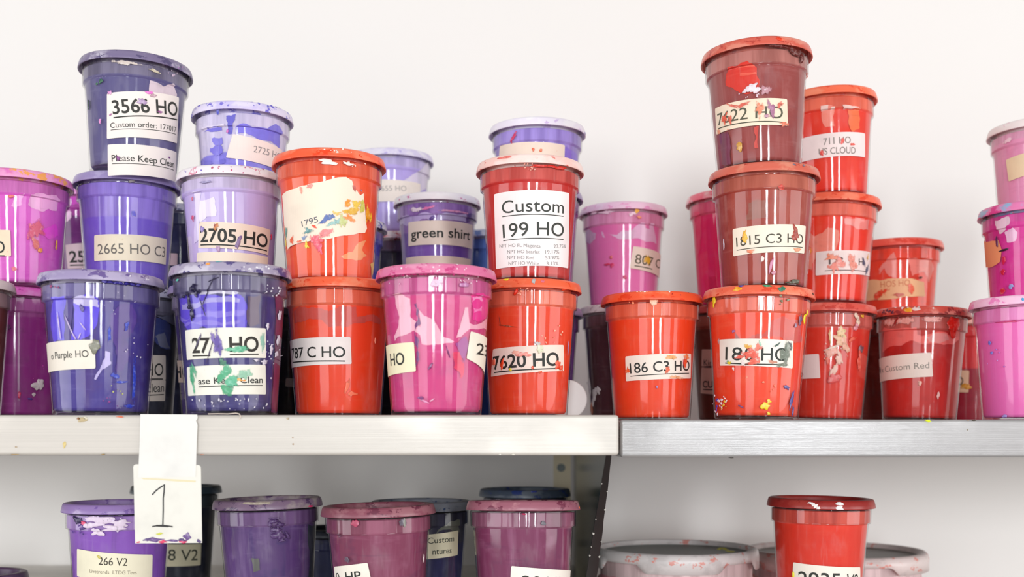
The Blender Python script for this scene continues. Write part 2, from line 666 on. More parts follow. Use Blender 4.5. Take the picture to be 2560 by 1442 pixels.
            if layer == 'lid':
                # follow the lid's outer slope
                for v in bm.verts:
                    t = (self.H - v.co.y) / 0.0096
                    r = (0.0562 + (0.0585 - 0.0562) * max(0, min(1, t)) ** 0.6) * self.s + 0.0002 + v.co.z
                    th = v.co.x / self.rt
                    v.co = Vector((r * sin(th), -r * cos(th), v.co.y))
                from_bm(nm, bm, mats, self.lid)
            else:
                self.bend(bm, off0)
                from_bm(nm, bm, mats, self.e)
        return self


def T(s, x0, y0, x1, y1, cap, bold=0.0, ul=0, ulw=2.5):
    return ((s, (x0, y0), (x1, y1), cap), dict(bold=bold, ul=ul, ulw=ulw))


ZL, ZR, ZLOW, ZLOWR = 0.0195, 0.0164, -0.2055, -0.331
NEST = 0.0106


def tub(label, cx, W, ylt, D, base, main, film, lid, nest=False, **kw):
    """ylt: photo row of the lid's near top edge; base: a Cup it stands on, or a height"""
    s = W * D / (F * 0.117)
    zt = (HY - ylt) * (D - 0.0560 * s) / F
    zb = (base.top - (NEST if nest else -0.0002)) if isinstance(base, Cup) else base + 0.0002
    return Cup(label, cx, D, W, zb, zt - zb, main, film, lid, **kw)


def hidden(cx, D, base, top, label, main, lid, W=None, **kw):
    zb = (base.top + 0.0002) if isinstance(base, Cup) else base + 0.0002
    return Cup(label, cx, D, W or 0.117 * F / D, zb, top - zb, main, [v * 0.9 for v in main], lid, **kw)


#@@SETTING
# ------------------------------------------------------------------ setting
DW = 1.76
WALL = wall_mat()
bm = bmesh.new()
box_bm(bm, -3.0, 3.0, DW, DW + 0.1, 0.0, 3.6)
tag(from_bm('wall_back', bm, WALL, None, False), kind='structure')
bm = bmesh.new()
box_bm(bm, -3.0, 3.0, -5.0, DW + 0.1, -0.1, 0.0)
tag(from_bm('floor', bm, simple((176, 172, 166), 0.5, key='floor_paint'), None, False), kind='structure')


def shelf(name, x0, x1, d0, ztop, th, mat, label):
    bm = bmesh.new()
    box_bm(bm, x0, x1, d0, DW - 0.004, EYE.z + ztop - th, EYE.z + ztop, 0.0028, 3)
    o = from_bm(name, bm, mat, None, False)
    for p in o.data.polygons: p.use_smooth = True
    m = o.modifiers.new('wn', 'WEIGHTED_NORMAL')
    return tag(o, label, 'shelf', 'steel shelves')


shelf('shelf', -1.25, (1547 - CX) * 1.01 / F, 1.01, ZL, 0.0372, steel_mat((204, 197, 188), 0.06, 0.3, 2), 'whitish steel shelf holding the purple and orange containers, with the hanging number card')
shelf('shelf', (1551 - CX) * 1.075 / F, 1.4, 1.075, ZR, 0.0372, steel_mat((160, 157, 156), 0.12, 0.21, 8), 'brushed steel shelf holding the red and pink containers at right')
shelf('shelf', -1.25, 0.082, 1.02, ZLOW, 0.0372, steel_mat((226, 222, 216), 0.1, 0.45, 5), 'lower steel shelf under the purple and plum containers')
shelf('shelf', 0.098, 1.4, 1.05, ZLOWR, 0.0372, steel_mat((226, 222, 216), 0.1, 0.45, 6), 'lower steel shelf under the two round pails')
# dark side panel of the left unit with its sloping front edge, and the slotted post at the wall
def side_panel():
    e = bpy.data.objects.new('shelf_side_panel', None)
    COL.objects.link(e)
    e.location = (0.0900, 1.2, EYE.z - 0.1)
    e.empty_display_size = 0.02
    tag(e, 'dark glossy steel side panel with sloping black front edge, under the shelf joint', 'panel')
    x = 0.0905
    zt = EYE.z + ZL - 0.0375
    zb = EYE.z - 0.30
    yt, yb = 1.03, 1.31
    sl = (yb - yt) / ((1442 - 1138) * 1.15 / F)
    ybot = yt + (zt - zb) * 1.6
    bm = bmesh.new()
    pts = [(yt, zt), (DW - 0.01, zt), (DW - 0.01, zb), (ybot, zb)]
    A = [bm.verts.new((x - 0.0008, y, z)) for y, z in pts]
    B = [bm.verts.new((x + 0.0008, y, z)) for y, z in pts]
    bm.faces.new(A); bm.faces.new(B[::-1])
    for i in range(4):
        j = (i + 1) % 4
        bm.faces.new((A[i], B[i], B[j], A[j]))
    bmesh.ops.recalc_face_normals(bm, faces=bm.faces[:])
    o = from_bm('side_sheet', bm, simple((44, 58, 52), 0.16, 0.7, 0.0, 'dark_green_enamel'), e, False)
    o.matrix_parent_inverse = Matrix.Translation(-e.location)
    # front edge bar: a flat black strip, wider towards the foot, chipped at its edges
    bm = bmesh.new()
    rows = 24
    rng = random.Random(4)
    L, R = [], []
    for i in range(rows + 1):
        t = i / rows
        z = zt + (zb - zt) * t
        y = yt + (ybot - yt) * t
        w = 0.0026 + 0.0062 * t * 1.2
        jl, jr = rng.uniform(-0.00025, 0.00025), rng.uniform(-0.0003, 0.0003)
        for S, xx in ((L, x - w + jl), (R, x + w + jr)):
            S.append((bm.verts.new((xx, y - 0.004, z)), bm.verts.new((xx, y + 0.001, z))))
    for i in range(rows):
        a, b, c, d = L[i], L[i + 1], R[i + 1], R[i]
        bm.faces.new((a[0], b[0], c[0], d[0])); bm.faces.new((d[1], c[1], b[1], a[1]))
        bm.faces.new((a[1], b[1], b[0], a[0])); bm.faces.new((d[0], c[0], c[1], d[1]))
    bm.faces.new((L[0][0], R[0][0], R[0][1], L[0][1])); bm.faces.new((L[-1][1], R[-1][1], R[-1][0], L[-1][0]))
    bmesh.ops.recalc_face_normals(bm, faces=bm.faces[:])
    o = from_bm('front_edge', bm, simple((9, 10, 10), 0.35, 0.4, 0.0, 'black_enamel'), e, False)
    o.matrix_parent_inverse = Matrix.Translation(-e.location)
    bm = bmesh.new()
    for t, side, r in ((0.13, 1, .0005), (0.2, 1, .0009), (0.3, -1, .0012), (0.335, 1, .0005), (0.24, -1, .0007), (0.4, -1, .0010), (0.405, 1, .0011), (0.36, -1, .0006), (0.1, -1, .0006)):
        z = zt + (zb - zt) * t; y = yt + (ybot - yt) * t
        w = 0.0026 + 0.0062 * t * 1.2
        m = Matrix.Translation((x + side * (w - 0.0003), y - 0.0042, z)) @ Matrix.Diagonal((r, 0.0005, r * 1.5, 1))
        bmesh.ops.create_icosphere(bm, subdivisions=2, radius=1.0, matrix=m)
    o = from_bm('paint_chip', bm, simple((205, 200, 190), 0.5), e)
    o.matrix_parent_inverse = Matrix.Translation(-e.location)


side_panel()


def slotted_post():
    D = 1.60
    x0, x1 = P(1384, 0, D).x, P(1427, 0, D).x
    zt, zb = EYE.z + ZL - 0.0375, EYE.z + ZLOW + 0.0003
    e = bpy.data.objects.new('shelf_post', None)
    COL.objects.link(e)
    e.location = ((x0 + x1) / 2, D, zb)
    tag(e, 'cream angle post with a round bolt hole, beside the dark side panel', 'post')
    # front flange with punched holes: bridge strips of quads round each hole
    bm = bmesh.new()
    hz = [P(0, 1169, D).z - 0.055 * k for k in range(4)]
    cx = P(1403, 0, D).x
    r, n = 0.0061, 24
    y0 = D
    edges = []
    def face_with_hole(za, zc_, hzz):
        corners = [(x0, za), (x1, za), (x1, zc_), (x0, zc_)]
        outer = []
        for i in range(4):
            a, b = corners[i], corners[(i + 1) % 4]
            for k in range(n // 4):
                t = k / (n // 4)
                outer.append((a[0] + (b[0] - a[0]) * t, a[1] + (b[1] - a[1]) * t))
        inner = []
        for k in range(n):
            ang = -3 * pi / 4 + 2 * pi * k / n
            inner.append((cx + r * cos(ang), hzz + r * sin(ang)))
        O = [bm.verts.new((u, y0, v)) for u, v in outer]
        I = [bm.verts.new((u, y0, v)) for u, v in inner]
        K = [bm.verts.new((u, y0 + 0.002, v)) for u, v in inner]
        for k in range(n):
            j = (k + 1) % n
            bm.faces.new((O[k], O[j], I[j], I[k]))
            bm.faces.new((I[k], I[j], K[j], K[k]))
    cuts = [zt] + [(a + b) / 2 for a, b in zip(hz[:-1], hz[1:])] + [zb]
    for k in range(len(hz)): face_with_hole(cuts[k + 1], cuts[k], hz[k])
    # side flange running back to the wall
    vs = [bm.verts.new(v) for v in ((x1, D, zb), (x1, D + 0.03, zb), (x1, D + 0.03, zt), (x1, D, zt))]
    bm.faces.new(vs)
    vs = [bm.verts.new(v) for v in ((x1 - 0.002, D + 0.002, zb), (x1 - 0.002, D + 0.03, zb), (x1 - 0.002, D + 0.03, zt), (x1 - 0.002, D + 0.002, zt))]
    bm.faces.new(vs[::-1])
    o = from_bm('angle_iron', bm, simple((214, 200, 168), 0.5), e, False)
    o.matrix_parent_inverse = Matrix.Translation(-e.location)
    bm = bmesh.new()
    box_bm(bm, x0 + 0.001, x1 - 0.0025, D + 0.012, D + 0.014, zb, zt)
    o = from_bm('back_plate', bm, simple((40, 56, 52), 0.4), e, False)
    o.matrix_parent_inverse = Matrix.Translation(-e.location)


slotted_post()


# hanging number card: a long strip folded over the shelf edge and a lower square card
def number_card():
    D = 1.0085
    e = bpy.data.objects.new('number_card', None)
    COL.objects.link(e)
    e.location = P(418, 1200, D)
    tag(e, 'white card with a handwritten 1, hung on the shelf edge by a paper strip', 'sign')
    card = paper_mat((230, 226, 216), (214, 206, 184), 0.35, 5)

    def plate(name, px, d, th, mat, rnd=0.0, parent=e):
        bm = bmesh.new()
        pts = []
        q = [P(x, y, d) for x, y in px]
        n = len(q)
        for i in range(n):
            p = q[i]
            if rnd and i < 2:
                a = (q[i - 1] - p).normalized(); b = (q[(i + 1) % n] - p).normalized()
                for t in (0, .3, .7, 1):
                    pts.append((1 - t) ** 2 * (p + a * rnd) + 2 * t * (1 - t) * p + t * t * (p + b * rnd))
            else: pts.append(p)
        A = [bm.verts.new((p.x, d, p.z)) for p in pts]
        B = [bm.verts.new((p.x, d + th, p.z)) for p in pts]
        bm.faces.new(A); bm.faces.new(B[::-1])
        m = len(A)
        for i in range(m): bm.faces.new((A[i], B[i], B[(i + 1) % m], A[(i + 1) % m]))
        bmesh.ops.recalc_face_normals(bm, faces=bm.faces[:])
        o = from_bm(name, bm, mat, parent, False)
        o.matrix_parent_inverse = Matrix.Translation(-e.location)
        return o
    lower = plate('card', [(333, 1160), (502, 1162), (505, 1357), (338, 1358)], D - 0.0006, 0.0012, card, 0.003)
    plate('strip', [(351, 1035), (493, 1036), (494, 1045), (490, 1052), (494, 1062), (492, 1100), (489, 1192), (345, 1193), (349, 1110)], D - 0.0012, 0.0005, paper_mat((232, 229, 223), (222, 217, 206), 0.2, 9))
    # the strip's torn glue line
    plate('glue_mark', [(352, 1194.5), (395, 1196), (440, 1198), (489, 1201), (489, 1205), (440, 1203), (395, 1199), (360, 1198)], D - 0.0009, 0.0002, simple((226, 214, 176), 0.6))
    # pen strokes
    bm = bmesh.new()
    def stroke(pts, w):
        for (x0, y0), (x1, y1) in zip(pts[:-1], pts[1:]):
            dx, dy = x1 - x0, y1 - y0
            L = sqrt(dx * dx + dy * dy)
            nx, ny = -dy / L * w / 2, dx / L * w / 2
            ex, ey = dx / L * w * .3, dy / L * w * .3
            q = [(x0 + nx - ex, y0 + ny - ey), (x1 + nx + ex, y1 + ny + ey), (x1 - nx + ex, y1 - ny + ey), (x0 - nx - ex, y0 - ny - ey)]
            bm.faces.new([bm.verts.new(P(x, y, D - 0.0008 - 0.00001 * len(bm.faces))) for x, y in q])
    stroke([(381, 1236), (390, 1226), (402, 1217), (411, 1212)], 3.4)
    stroke([(411, 1211), (410, 1230), (408, 1245), (408, 1275), (407, 1311)], 3.2)
    stroke([(381, 1316), (395, 1313.5), (405, 1313), (416, 1314), (431, 1316.5)], 3.2)
    stroke([(392, 1314), (420, 1315.5)], 4.6)
    bmesh.ops.recalc_face_normals(bm, faces=bm.faces[:])
    o = from_bm('numeral', bm, simple((36, 32, 32), 0.5), lower, False)
    # ink stuck along the lower edge
    rng = random.Random(11)
    bm = bmesh.new()
    mats = [paint_mat(c) for c in ((112, 84, 140), (230, 70, 110), (214, 214, 90), (90, 70, 120))]
    def blob(px, py, rx, ry, mi):
        n = 18
        ph = [rng.uniform(0, 6.28) for _ in range(4)]
        rings = []
        for f, h in ((1, 0.0), (0.8, 0.0006), (0.4, 0.0009)):
            rings.append([bm.verts.new(P(px + f * rx * (1 + .3 * sin(2 * 2 * pi * i / n + ph[0]) + .2 * sin(3 * 2 * pi * i / n + ph[1])) * cos(2 * pi * i / n),
                                         min(1358, py + f * ry * (1 + .3 * sin(2 * 2 * pi * i / n + ph[2]) + .2 * sin(4 * 2 * pi * i / n + ph[3])) * sin(2 * pi * i / n)), D - 0.0007 - h)) for i in range(n)])
        for A, B in zip(rings[:-1], rings[1:]):
            for i in range(n):
                f = bm.faces.new((A[i], A[(i + 1) % n], B[(i + 1) % n], B[i])); f.material_index = mi
        f = bm.faces.new(rings[-1]); f.material_index = mi
    for q in ((385, 1349, 22, 5, 0), (366, 1350, 9, 3, 0), (432, 1351, 20, 3, 0), (468, 1341, 9, 8, 0), (455, 1350, 10, 4, 3), (407, 1354, 9, 4, 1), (456, 1354, 8, 4, 1),
              (346, 1355, 4, 2, 1), (399, 1334, 8, 3, 2), (497, 1352, 5, 4, 3), (371, 1347, 8, 3, 3)): blob(*q)
    bmesh.ops.recalc_face_normals(bm, faces=bm.faces[:])
    o = from_bm('ink_splatter', bm, mats, lower)


number_card()

# small dry ink crumbs and drips along the shelf fronts
def shelf_marks():
    rng = random.Random(3)
    def spot(parent, D, px, py, rx, ry, c, z_up=False):
        bm = bmesh.new()
        ph = rng.uniform(0, 6)
        n = 16
        q = P(px, py, D)
        k = D / F
        rings = []
        for f, h in ((1, 0.0), (0.7, 0.0004)):
            rings.append([bm.verts.new((q.x + k * rx * f * (1 + .3 * sin(3 * 2 * pi * i / n + ph)) * cos(2 * pi * i / n), D - 0.0002 - h,
                                        q.z + k * ry * f * (1 + .25 * sin(2 * 2 * pi * i / n + ph)) * sin(2 * pi * i / n))) for i in range(n)])
        for i in range(n): bm.faces.new((rings[0][i], rings[0][(i + 1) % n], rings[1][(i + 1) % n], rings[1][i]))
        bm.faces.new(rings[1])
        bmesh.ops.recalc_face_normals(bm, faces=bm.faces[:])
        from_bm('ink_mark', bm, paint_mat(c), parent)
    sh = [o for o in COL.objects if o.name.startswith('shelf') and o.get('category') == 'shelf']
    a, b = sh[0], sh[1]
    for q in ((205, 1049, 12, 8, (190, 170, 130)), (197, 1046, 5, 3, (150, 95, 50)), (213, 1045, 5, 4, (225, 215, 190)), (300, 1041.5, 9, 2, (225, 110, 70)), (459, 1042, 4, 1.6, (225, 120, 80)), (161, 1112, 4, 9, (214, 190, 120)),
              (428, 1047, 2.5, 1.2, (50, 50, 45)), (720, 1046, 4, 2.5, (200, 180, 150)), (40, 1117, 3, 1.5, (165, 130, 80)), (36, 1136, 10, 1.6, (175, 145, 100)), (258, 1136, 5, 1.6, (160, 130, 80)),
              (732, 1094, 2, 2, (165, 130, 90)), (733, 1110, 2, 2, (170, 130, 90)), (1283, 1136, 4, 1.6, (236, 230, 215)), (1250, 1136, 3, 1.5, (235, 230, 220)), (505, 1136.5, 5, 1.3, (190, 120, 90))):
        spot(a, 1.01, *q)
    for q in ((2320, 1052, 8, 3, (222, 232, 40)), (2435, 1051, 5, 2, (70, 62, 50)), (2419, 1074, 2, 2, (160, 150, 130)), (1828, 1144, 7, 1.2, (70, 65, 60)), (2420, 1051, 3, 1.2, (150, 130, 110))):
        spot(b, 1.075, *q)


shelf_marks()


# pale curl of dried ink hanging over the left shelf's edge
def curl():
    cu = bpy.data.curves.new('ink_curl', 'CURVE')
    cu.dimensions = '3D'
    cu.bevel_depth = 0.0005
    sp = cu.splines.new('POLY')
    pts = [(520, 1036, 1.0085), (545, 1035.5, 1.0085), (570, 1036, 1.0085), (590, 1034, 1.008), (598, 1036, 1.007), (602, 1042, 1.0065), (598, 1049, 1.0065)]
    sp.points.add(len(pts) - 1)
    for p, (x, y, d) in zip(sp.points, pts):
        q = P(x, y, d); p.co = (q.x, q.y, q.z + 0.0006, 1)
    t = bpy.data.objects.new('t', cu)
    COL.objects.link(t)
    me = bpy.data.meshes.new_from_object(t.evaluated_get(bpy.context.evaluated_depsgraph_get()))
    COL.objects.unlink(t); bpy.data.objects.remove(t)
    o = link('ink_curl', me, simple((215, 200, 185), 0.5))
    tag(o, 'thin pale curl of dried ink on the shelf edge below the navy container', 'dried ink')


curl()

# white roll lying behind the orange-red container
bm = bmesh.new()
c = P(1419, 991, 1.262)
r = 0.0225
lathe(bm, [(0, 0.0015), (r - .004, 0.0012), (r - .003, 0), (r - .001, 0), (r, .001), (r, .024), (r - .001, .025), (0, .025)], 64)
o = from_bm('plastic_cap', bm, simple((250, 248, 244), 0.6), None)
o.rotation_euler = (pi / 2, 0, 0)
o.location = (c.x, 1.287, EYE.z + ZL + r + 0.0002)
tag(o, 'round white plastic cap standing on edge behind the 7620 orange-red container', 'cap')


# round pails on the lower right shelf
def pail(label, cx, W, yc, D, base, lidc, panel, body, seed, tabs):
    R = W / 2 * D / F
    zt = EYE.z + (HY - yc) * D / F
    zb = EYE.z + base + 0.0002
    H = zt - zb
    e = bpy.data.objects.new('round_pail', None)
    COL.objects.link(e)
    e.location = ((cx - CX) * D / F, D, zb)
    tag(e, label, 'pail', 'round pails on the lower shelf')
    bm = bmesh.new()
    lathe(bm, [(0, .002), (R * .80, 0), (R * .84, .003), (R * .915, H - .045), (R * .955, H - .044), (R * .955, H - .038), (R * .92, H - .036), (R * .925, H - .004)], 96)
    from_bm('bucket', bm, ink_mat(body, (214, 185, 185), H - 0.035, 0.03, 1.0, seed, (170, 60, 66)), e)
    bm = bmesh.new()
    n = 144
    prof = [(0, H - .007), (R * .86, H - .007), (R * .90, H - .006), (R * .915, H - .0012), (R * .93, H), (R * .965, H), (R * .99, H - .003), (R * 1.0, H - .008)]
    rings = []
    for rr, z in prof:
        rings.append([bm.verts.new((rr * sin(2 * pi * k / n), -rr * cos(2 * pi * k / n), z)) for k in range(n)] if rr > 0 else [bm.verts.new((0, 0, z))])
    def skirt(k):
        a = (k / n * 360 + tabs) % 90
        d = min(a, 90 - a)
        t = max(0.0, min(1.0, (31 - d) / 6))
        return H - .0125 - .0105 * t
    rings.append([bm.verts.new((R * sin(2 * pi * k / n), -R * cos(2 * pi * k / n), skirt(k))) for k in range(n)])
    rings.append([bm.verts.new((R * .985 * sin(2 * pi * k / n), -R * .985 * cos(2 * pi * k / n), skirt(k))) for k in range(n)])
    rings.append([bm.verts.new((R * .96 * sin(2 * pi * k / n), -R * .96 * cos(2 * pi * k / n), H - .008)) for k in range(n)])
    for A, B in zip(rings[:-1], rings[1:]):
        for k in range(n):
            j = (k + 1) % n
            if len(A) == 1: f = bm.faces.new((A[0], B[j], B[k]))
            else: f = bm.faces.new((A[k], A[j], B[j], B[k]))
            if A is rings[0] or A is rings[1]: f.material_index = 1
    lo = from_bm('pail_lid', bm, [lid_mat(lidc, [v * .93 for v in lidc], (222, 150, 140), seed, 0.35), simple(panel, 0.35, 0.5)], e)
    return e, R, H, lo


pz = pail('large pail with grey-topped lid, yellow ink dabs and tabbed white rim, behind the black edge', 1689, 408, 1366, 1.36, ZLOWR, (222, 214, 212), (112, 116, 112), (205, 140, 150), 4, 4)
e, R, H, lo = pz
bm = bmesh.new()
for px, py, r in ((1806, 1370, .006), (1826, 1378, .006), (1815, 1374, .004), (1797, 1373, .003)):
    zt = e.location.z + H - .0069
    D = (EYE.z - zt) * F / (py - HY)
    q = P(px, py, D)
    bmesh.ops.create_icosphere(bm, subdivisions=2, radius=1.0, matrix=Matrix.Translation(q - e.location) @ Matrix.Diagonal((r, r * 1.3, .0008, 1)))
from_bm('ink_splatter', bm, paint_mat((215, 210, 40)), lo)
pail('round pail with red-smeared rim, behind the lone red container on the lower shelf', 2088, 440, 1372, 1.46, ZLOWR, (226, 208, 204), (116, 110, 104), (225, 120, 112), 9, 40)
# ------------------------------------------------------------------ containers, upper left shelf
LILAC = ((158, 144, 186), (190, 178, 205), (120, 105, 165), 0.5)
WHITE_L = ((244, 236, 240), (250, 246, 248), (225, 150, 170), 0.15)

c_maroon0 = tub('red-brown container cut off by the left frame edge, pinkish white lid', -117, 290, 683, 1.09, ZL, (120, 45, 45), (150, 110, 110), ((236, 215, 210), (225, 190, 185), (190, 110, 110), 0.4)).done()
c_mag0 = tub('purple-magenta container with a white ink clot, left of the Purple HO container', 40, 254, 713, 1.22, ZL, (162, 42, 142), (182, 72, 160), ((222, 105, 190), (226, 140, 205), (190, 60, 160), 0.5), fill=0.78, amp=0.004, streak=0.5)
c_mag0.splat((240, 222, 224), 96, 962, 16, 15, thick=.002, rag=.5).splat((240, 222, 224), 84, 986, 5, 5).splat((230, 60, 110), 48, 987, 4, 9).splat((100, 60, 160), 75, 997, 8, 2.5).splat((110, 40, 110), 15, 818, 12, 8).splat((110, 40, 110), 116, 825, 8, 3, -.4)
c_mag0.flick((200, 60, 170), 90, 940, 50, 6, 2).done()
c_mag1 = tub('bright magenta container with orange ink smear, stacked at the far left', 42, 268, 417, 1.2, c_mag0, (214, 88, 192), (200, 90, 175), ((236, 160, 205), (226, 120, 190), (244, 165, 90), 0.55), fill=0.79, amp=0.004, streak=0.7, dark=(196, 50, 178))
c_mag1.film((240, 165, 215), [(78, 486), (104, 483), (140, 488), (150, 500), (140, 528), (100, 528), (70, 512)]).film((232, 150, 212), [(40, 490), (62, 484), (54, 512), (36, 520), (28, 514)])
c_mag1.film((226, 60, 200), [(100, 575), (138, 560), (145, 590), (120, 598)])
c_mag1.splat((222, 90, 120), 90, 575, 22, 22, rag=.5, thick=.0003).splat((226, 110, 100), 88, 610, 10, 18, .3, thick=.0003).splat((235, 140, 70), 100, 626, 7, 6).splat((225, 110, 100), 28, 491, 7, 4).splat((225, 100, 110), 36, 672, 7, 6, thick=.0003).splat((215, 160, 60), 140, 612, 4, 14)
c_mag1.label([(-60, 578), (26, 575), (28, 641), (-60, 644)], (240, 220, 190), (240, 140, 80), .8, texts=(T('HO', -30, 632, 12, 632, 28, .01, 6),)).done()
s25 = hidden(208, 1.43, ZL, 0.150, 'dark purple container standing behind, hidden under the 25 labelled magenta one', (90, 40, 120), LILAC)
c_25 = tub('deep purple-magenta container with 25 on its label, wedged behind the Purple HO stack', 208, 226, 466, 1.43, s25, (112, 22, 118), (176, 40, 160), ((222, 120, 200), (236, 170, 220), (180, 60, 160), 0.5), fill=0.78, dark=(80, 15, 100))
c_25.film((205, 60, 190), [(160, 492), (206, 490), (206, 512), (164, 514)]).film((245, 200, 235), [(166, 499), (178, 496), (178, 514), (166, 512)]).film((236, 190, 225), [(172, 527), (179, 530), (178, 545), (165, 556), (154, 552), (158, 545)])
c_25.label([(164, 612), (232, 606), (236, 672), (169, 672)], (240, 215, 220), (220, 150, 160), .3, texts=(T('25', 174.5, 656, 213, 655, 27, .02, 6, 3),)).done()

s_navy = hidden(450, 1.44, ZL, 0.150, 'dark blue container at the wall, under the navy one seen beside 2665', (30, 34, 70), LILAC)
c_navy = tub('navy container with grey lid in the gap between 2665 and 2705', 450, 224, 506, 1.44, s_navy, (16, 26, 74), (30, 40, 84), ((186, 184, 204), (160, 160, 186), (90, 96, 130), 0.4), fill=.8, streak=.5)
c_navy.label([(405, 632), (444, 634), (443, 664), (404, 662)], (214, 186, 190), (190, 150, 150), .3).done()
c_black = hidden(722, 1.40, ZL, 0.158, 'black container in the dark gap between the navy and 787 containers', (12, 14, 16), ((40, 40, 42), (60, 60, 60), (24, 24, 26), .4))
c_black.label([(715, 945), (740, 946), (738, 968), (713, 966)], (214, 204, 180), (190, 180, 150), .3).done()
c_purple = tub('deep purple container with a Purple HO label, front left of the shelf', 254, 302, 672, 1.065, ZL, (60, 44, 132), (92, 80, 140), ((162, 148, 186), (182, 170, 200), (112, 92, 150), 0.5), fill=0.80, amp=0.002, streak=0.8, bx=252, dark=(70, 42, 116))
c_purple.film((84, 58, 212), [(128, 742), (165, 740), (162, 850), (135, 855), (128, 790)]).film((92, 66, 220), [(181, 748), (215, 735), (245, 745), (250, 775), (245, 800), (230, 830), (205, 848), (178, 850)])
c_purple.film((188, 178, 222), [(182, 748), (205, 738), (232, 739), (246, 752), (247, 768), (220, 766), (184, 758)]).film((70, 52, 130), [(163, 740), (182, 740), (178, 850), (162, 850)], .03)
c_purple.film((182, 170, 218), [(264, 877), (276, 882), (278, 908), (254, 925), (240, 950), (236, 948), (244, 930), (256, 905)])
c_purple.film((80, 50, 138), [(290, 770), (330, 760), (340, 800), (310, 850), (320, 900), (290, 930), (280, 850)], .2)
c_purple.label([(100, 860), (237, 849), (239, 921), (105, 932)], texts=(T('o Purple HO', 130, 899, 222, 892.5, 17.5),))
for q in (((44, 62, 190), 273, 835, 5, 20), ((44, 62, 190), 316, 815, 5, 12), ((48, 70, 196), 334, 950, 6, 60), ((44, 62, 186), 288, 940, 14, 8), ((44, 62, 190), 322, 1015, 14, 6), ((44, 62, 190), 300, 955, 16, 4)): c_purple.splat(*q, thick=.0003, rag=.5)
c_purple.splat((128, 126, 110), 237, 866, 13, 17, rag=.5).splat((60, 46, 120), 205, 770, 5, 10, .5)
for x0, y0, x1, y1 in ((190, 788, 162, 850), (153, 780, 145, 850), (215, 805, 200, 826), (196, 832, 203, 848), (184, 848, 191, 835)):
    c_purple.splat((200, 180, 220), (x0 + x1) / 2, (y0 + y1) / 2, 1.6, sqrt((x1 - x0) ** 2 + (y1 - y0) ** 2) / 2, atan2(-(x1 - x0), -(y1 - y0)) * -1, thick=.0006, rag=.15)
c_purple.flick((205, 195, 215), 340, 870, 30, 8, 1.6).flick((190, 190, 120), 275, 1000, 40, 6, 2).flick((150, 60, 140), 275, 1010, 20, 6, 2).flick((200, 190, 220), 300, 760, 50, 8, 1.6)
for x in (262, 275, 290, 300, 315, 330, 345): c_purple.splat((38, 24, 130), x, 704 + (x - 262) * .1, 7, 4, thick=.0015)
c_purple.flick((225, 215, 235), 330, 706, 30, 7, 2.2, asp=.2).flick((150, 60, 110), 135, 715, 14, 3, 3, asp=.6)
c_purple.flick((236, 228, 238), 340, 696, 40, 6, 1.6, 'lid', asp=.2).done()

c_clean = tub('navy-black container with HO clean labels, behind the gap right of Purple HO', 336, 251, 716, 1.28, ZL, (14, 20, 44), (120, 116, 140), ((172, 170, 188), (140, 136, 160), (44, 46, 80), 0.5), fill=0.80, amp=0.004, streak=0.6)
c_clean.film((112, 114, 138), [(330, 785), (452, 788), (450, 835), (437, 815), (410, 800), (385, 785), (340, 780)], .05).film((54, 66, 130), [(370, 782), (400, 796), (425, 812), (425, 850), (426, 872), (400, 868), (380, 845), (370, 800)]).film((120, 124, 150), [(388, 840), (410, 830), (416, 850), (424, 870), (400, 866)])
c_clean.label([(330, 888), (414, 888), (414, 950), (330, 950)], (226, 214, 200), (180, 150, 160), .25, texts=(T('HO', 362, 939, 407, 939, 31, .0, 7, 3),)).label([(330, 952), (414, 950), (412, 1002), (330, 1004)], (226, 214, 200), (200, 120, 130), .3, texts=(T('clean', 368, 981, 409, 979, 22, .0, 6),)).done()
c_H = tub('muted purple container with an H on its label, in the gap behind the navy one', 553, 259, 705, 1.245, ZL, (92, 74, 152), (140, 126, 170), LILAC, fill=0.79, streak=0.4)
c_H.label([(436, 901), (520, 903), (522, 958), (436, 956)], (240, 222, 205), (220, 110, 80), .6, texts=(T('HO', 438, 943, 488, 944, 27, .02),)).done()

c_2703 = tub('navy ink container streaked with green and purple, 27 HO label, front of left shelf', 577, 300, 652, 1.068, ZL, (54, 46, 112), (84, 76, 116), ((168, 158, 182), (205, 198, 214), (88, 76, 130), 0.6), fill=0.79, amp=0.003, streak=0.9, bx=580, dark=(44, 36, 82))
c_2703.film((88, 64, 200), [(449, 745), (470, 737), (520, 735), (590, 733), (610, 745), (618, 770), (615, 820), (560, 824), (470, 826), (452, 800)]).film((150, 140, 205), [(455, 760), (520, 745), (600, 748), (598, 756), (520, 757), (456, 775)]).film((122, 104, 208), [(452, 790), (520, 776), (612, 775), (612, 785), (520, 792), (456, 806)]).film((120, 100, 205), [(462, 815), (520, 800), (600, 800), (600, 806), (520, 812)])
c_2703.film((190, 184, 205), [(500, 728), (590, 727), (597, 731), (590, 736), (500, 737)], .05)
c_2703.film((104, 30, 84), [(690, 735), (708, 742), (706, 830), (697, 960), (692, 1030), (676, 1030), (684, 900), (688, 800)], .04).film((84, 64, 90), [(618, 740), (650, 738), (648, 810), (622, 815)], .1)
c_2703.label([(463.5, 826), (664, 821), (665, 895), (468, 900)], (238, 234, 220), (150, 190, 160), .5, ink=(40, 34, 26), texts=(T('27', 482, 882, 526, 881, 36, .022, 6, 3.5), T('HO', 574, 879, 646, 878, 36, .022, 6, 3)))
c_2703.label([(467.6, 918), (663.6, 912), (664.5, 986), (471, 990)], (240, 236, 222), (120, 195, 155), .6, texts=(T('ase Keep Clean', 497, 961, 656, 957.5, 16, .01, 5),))
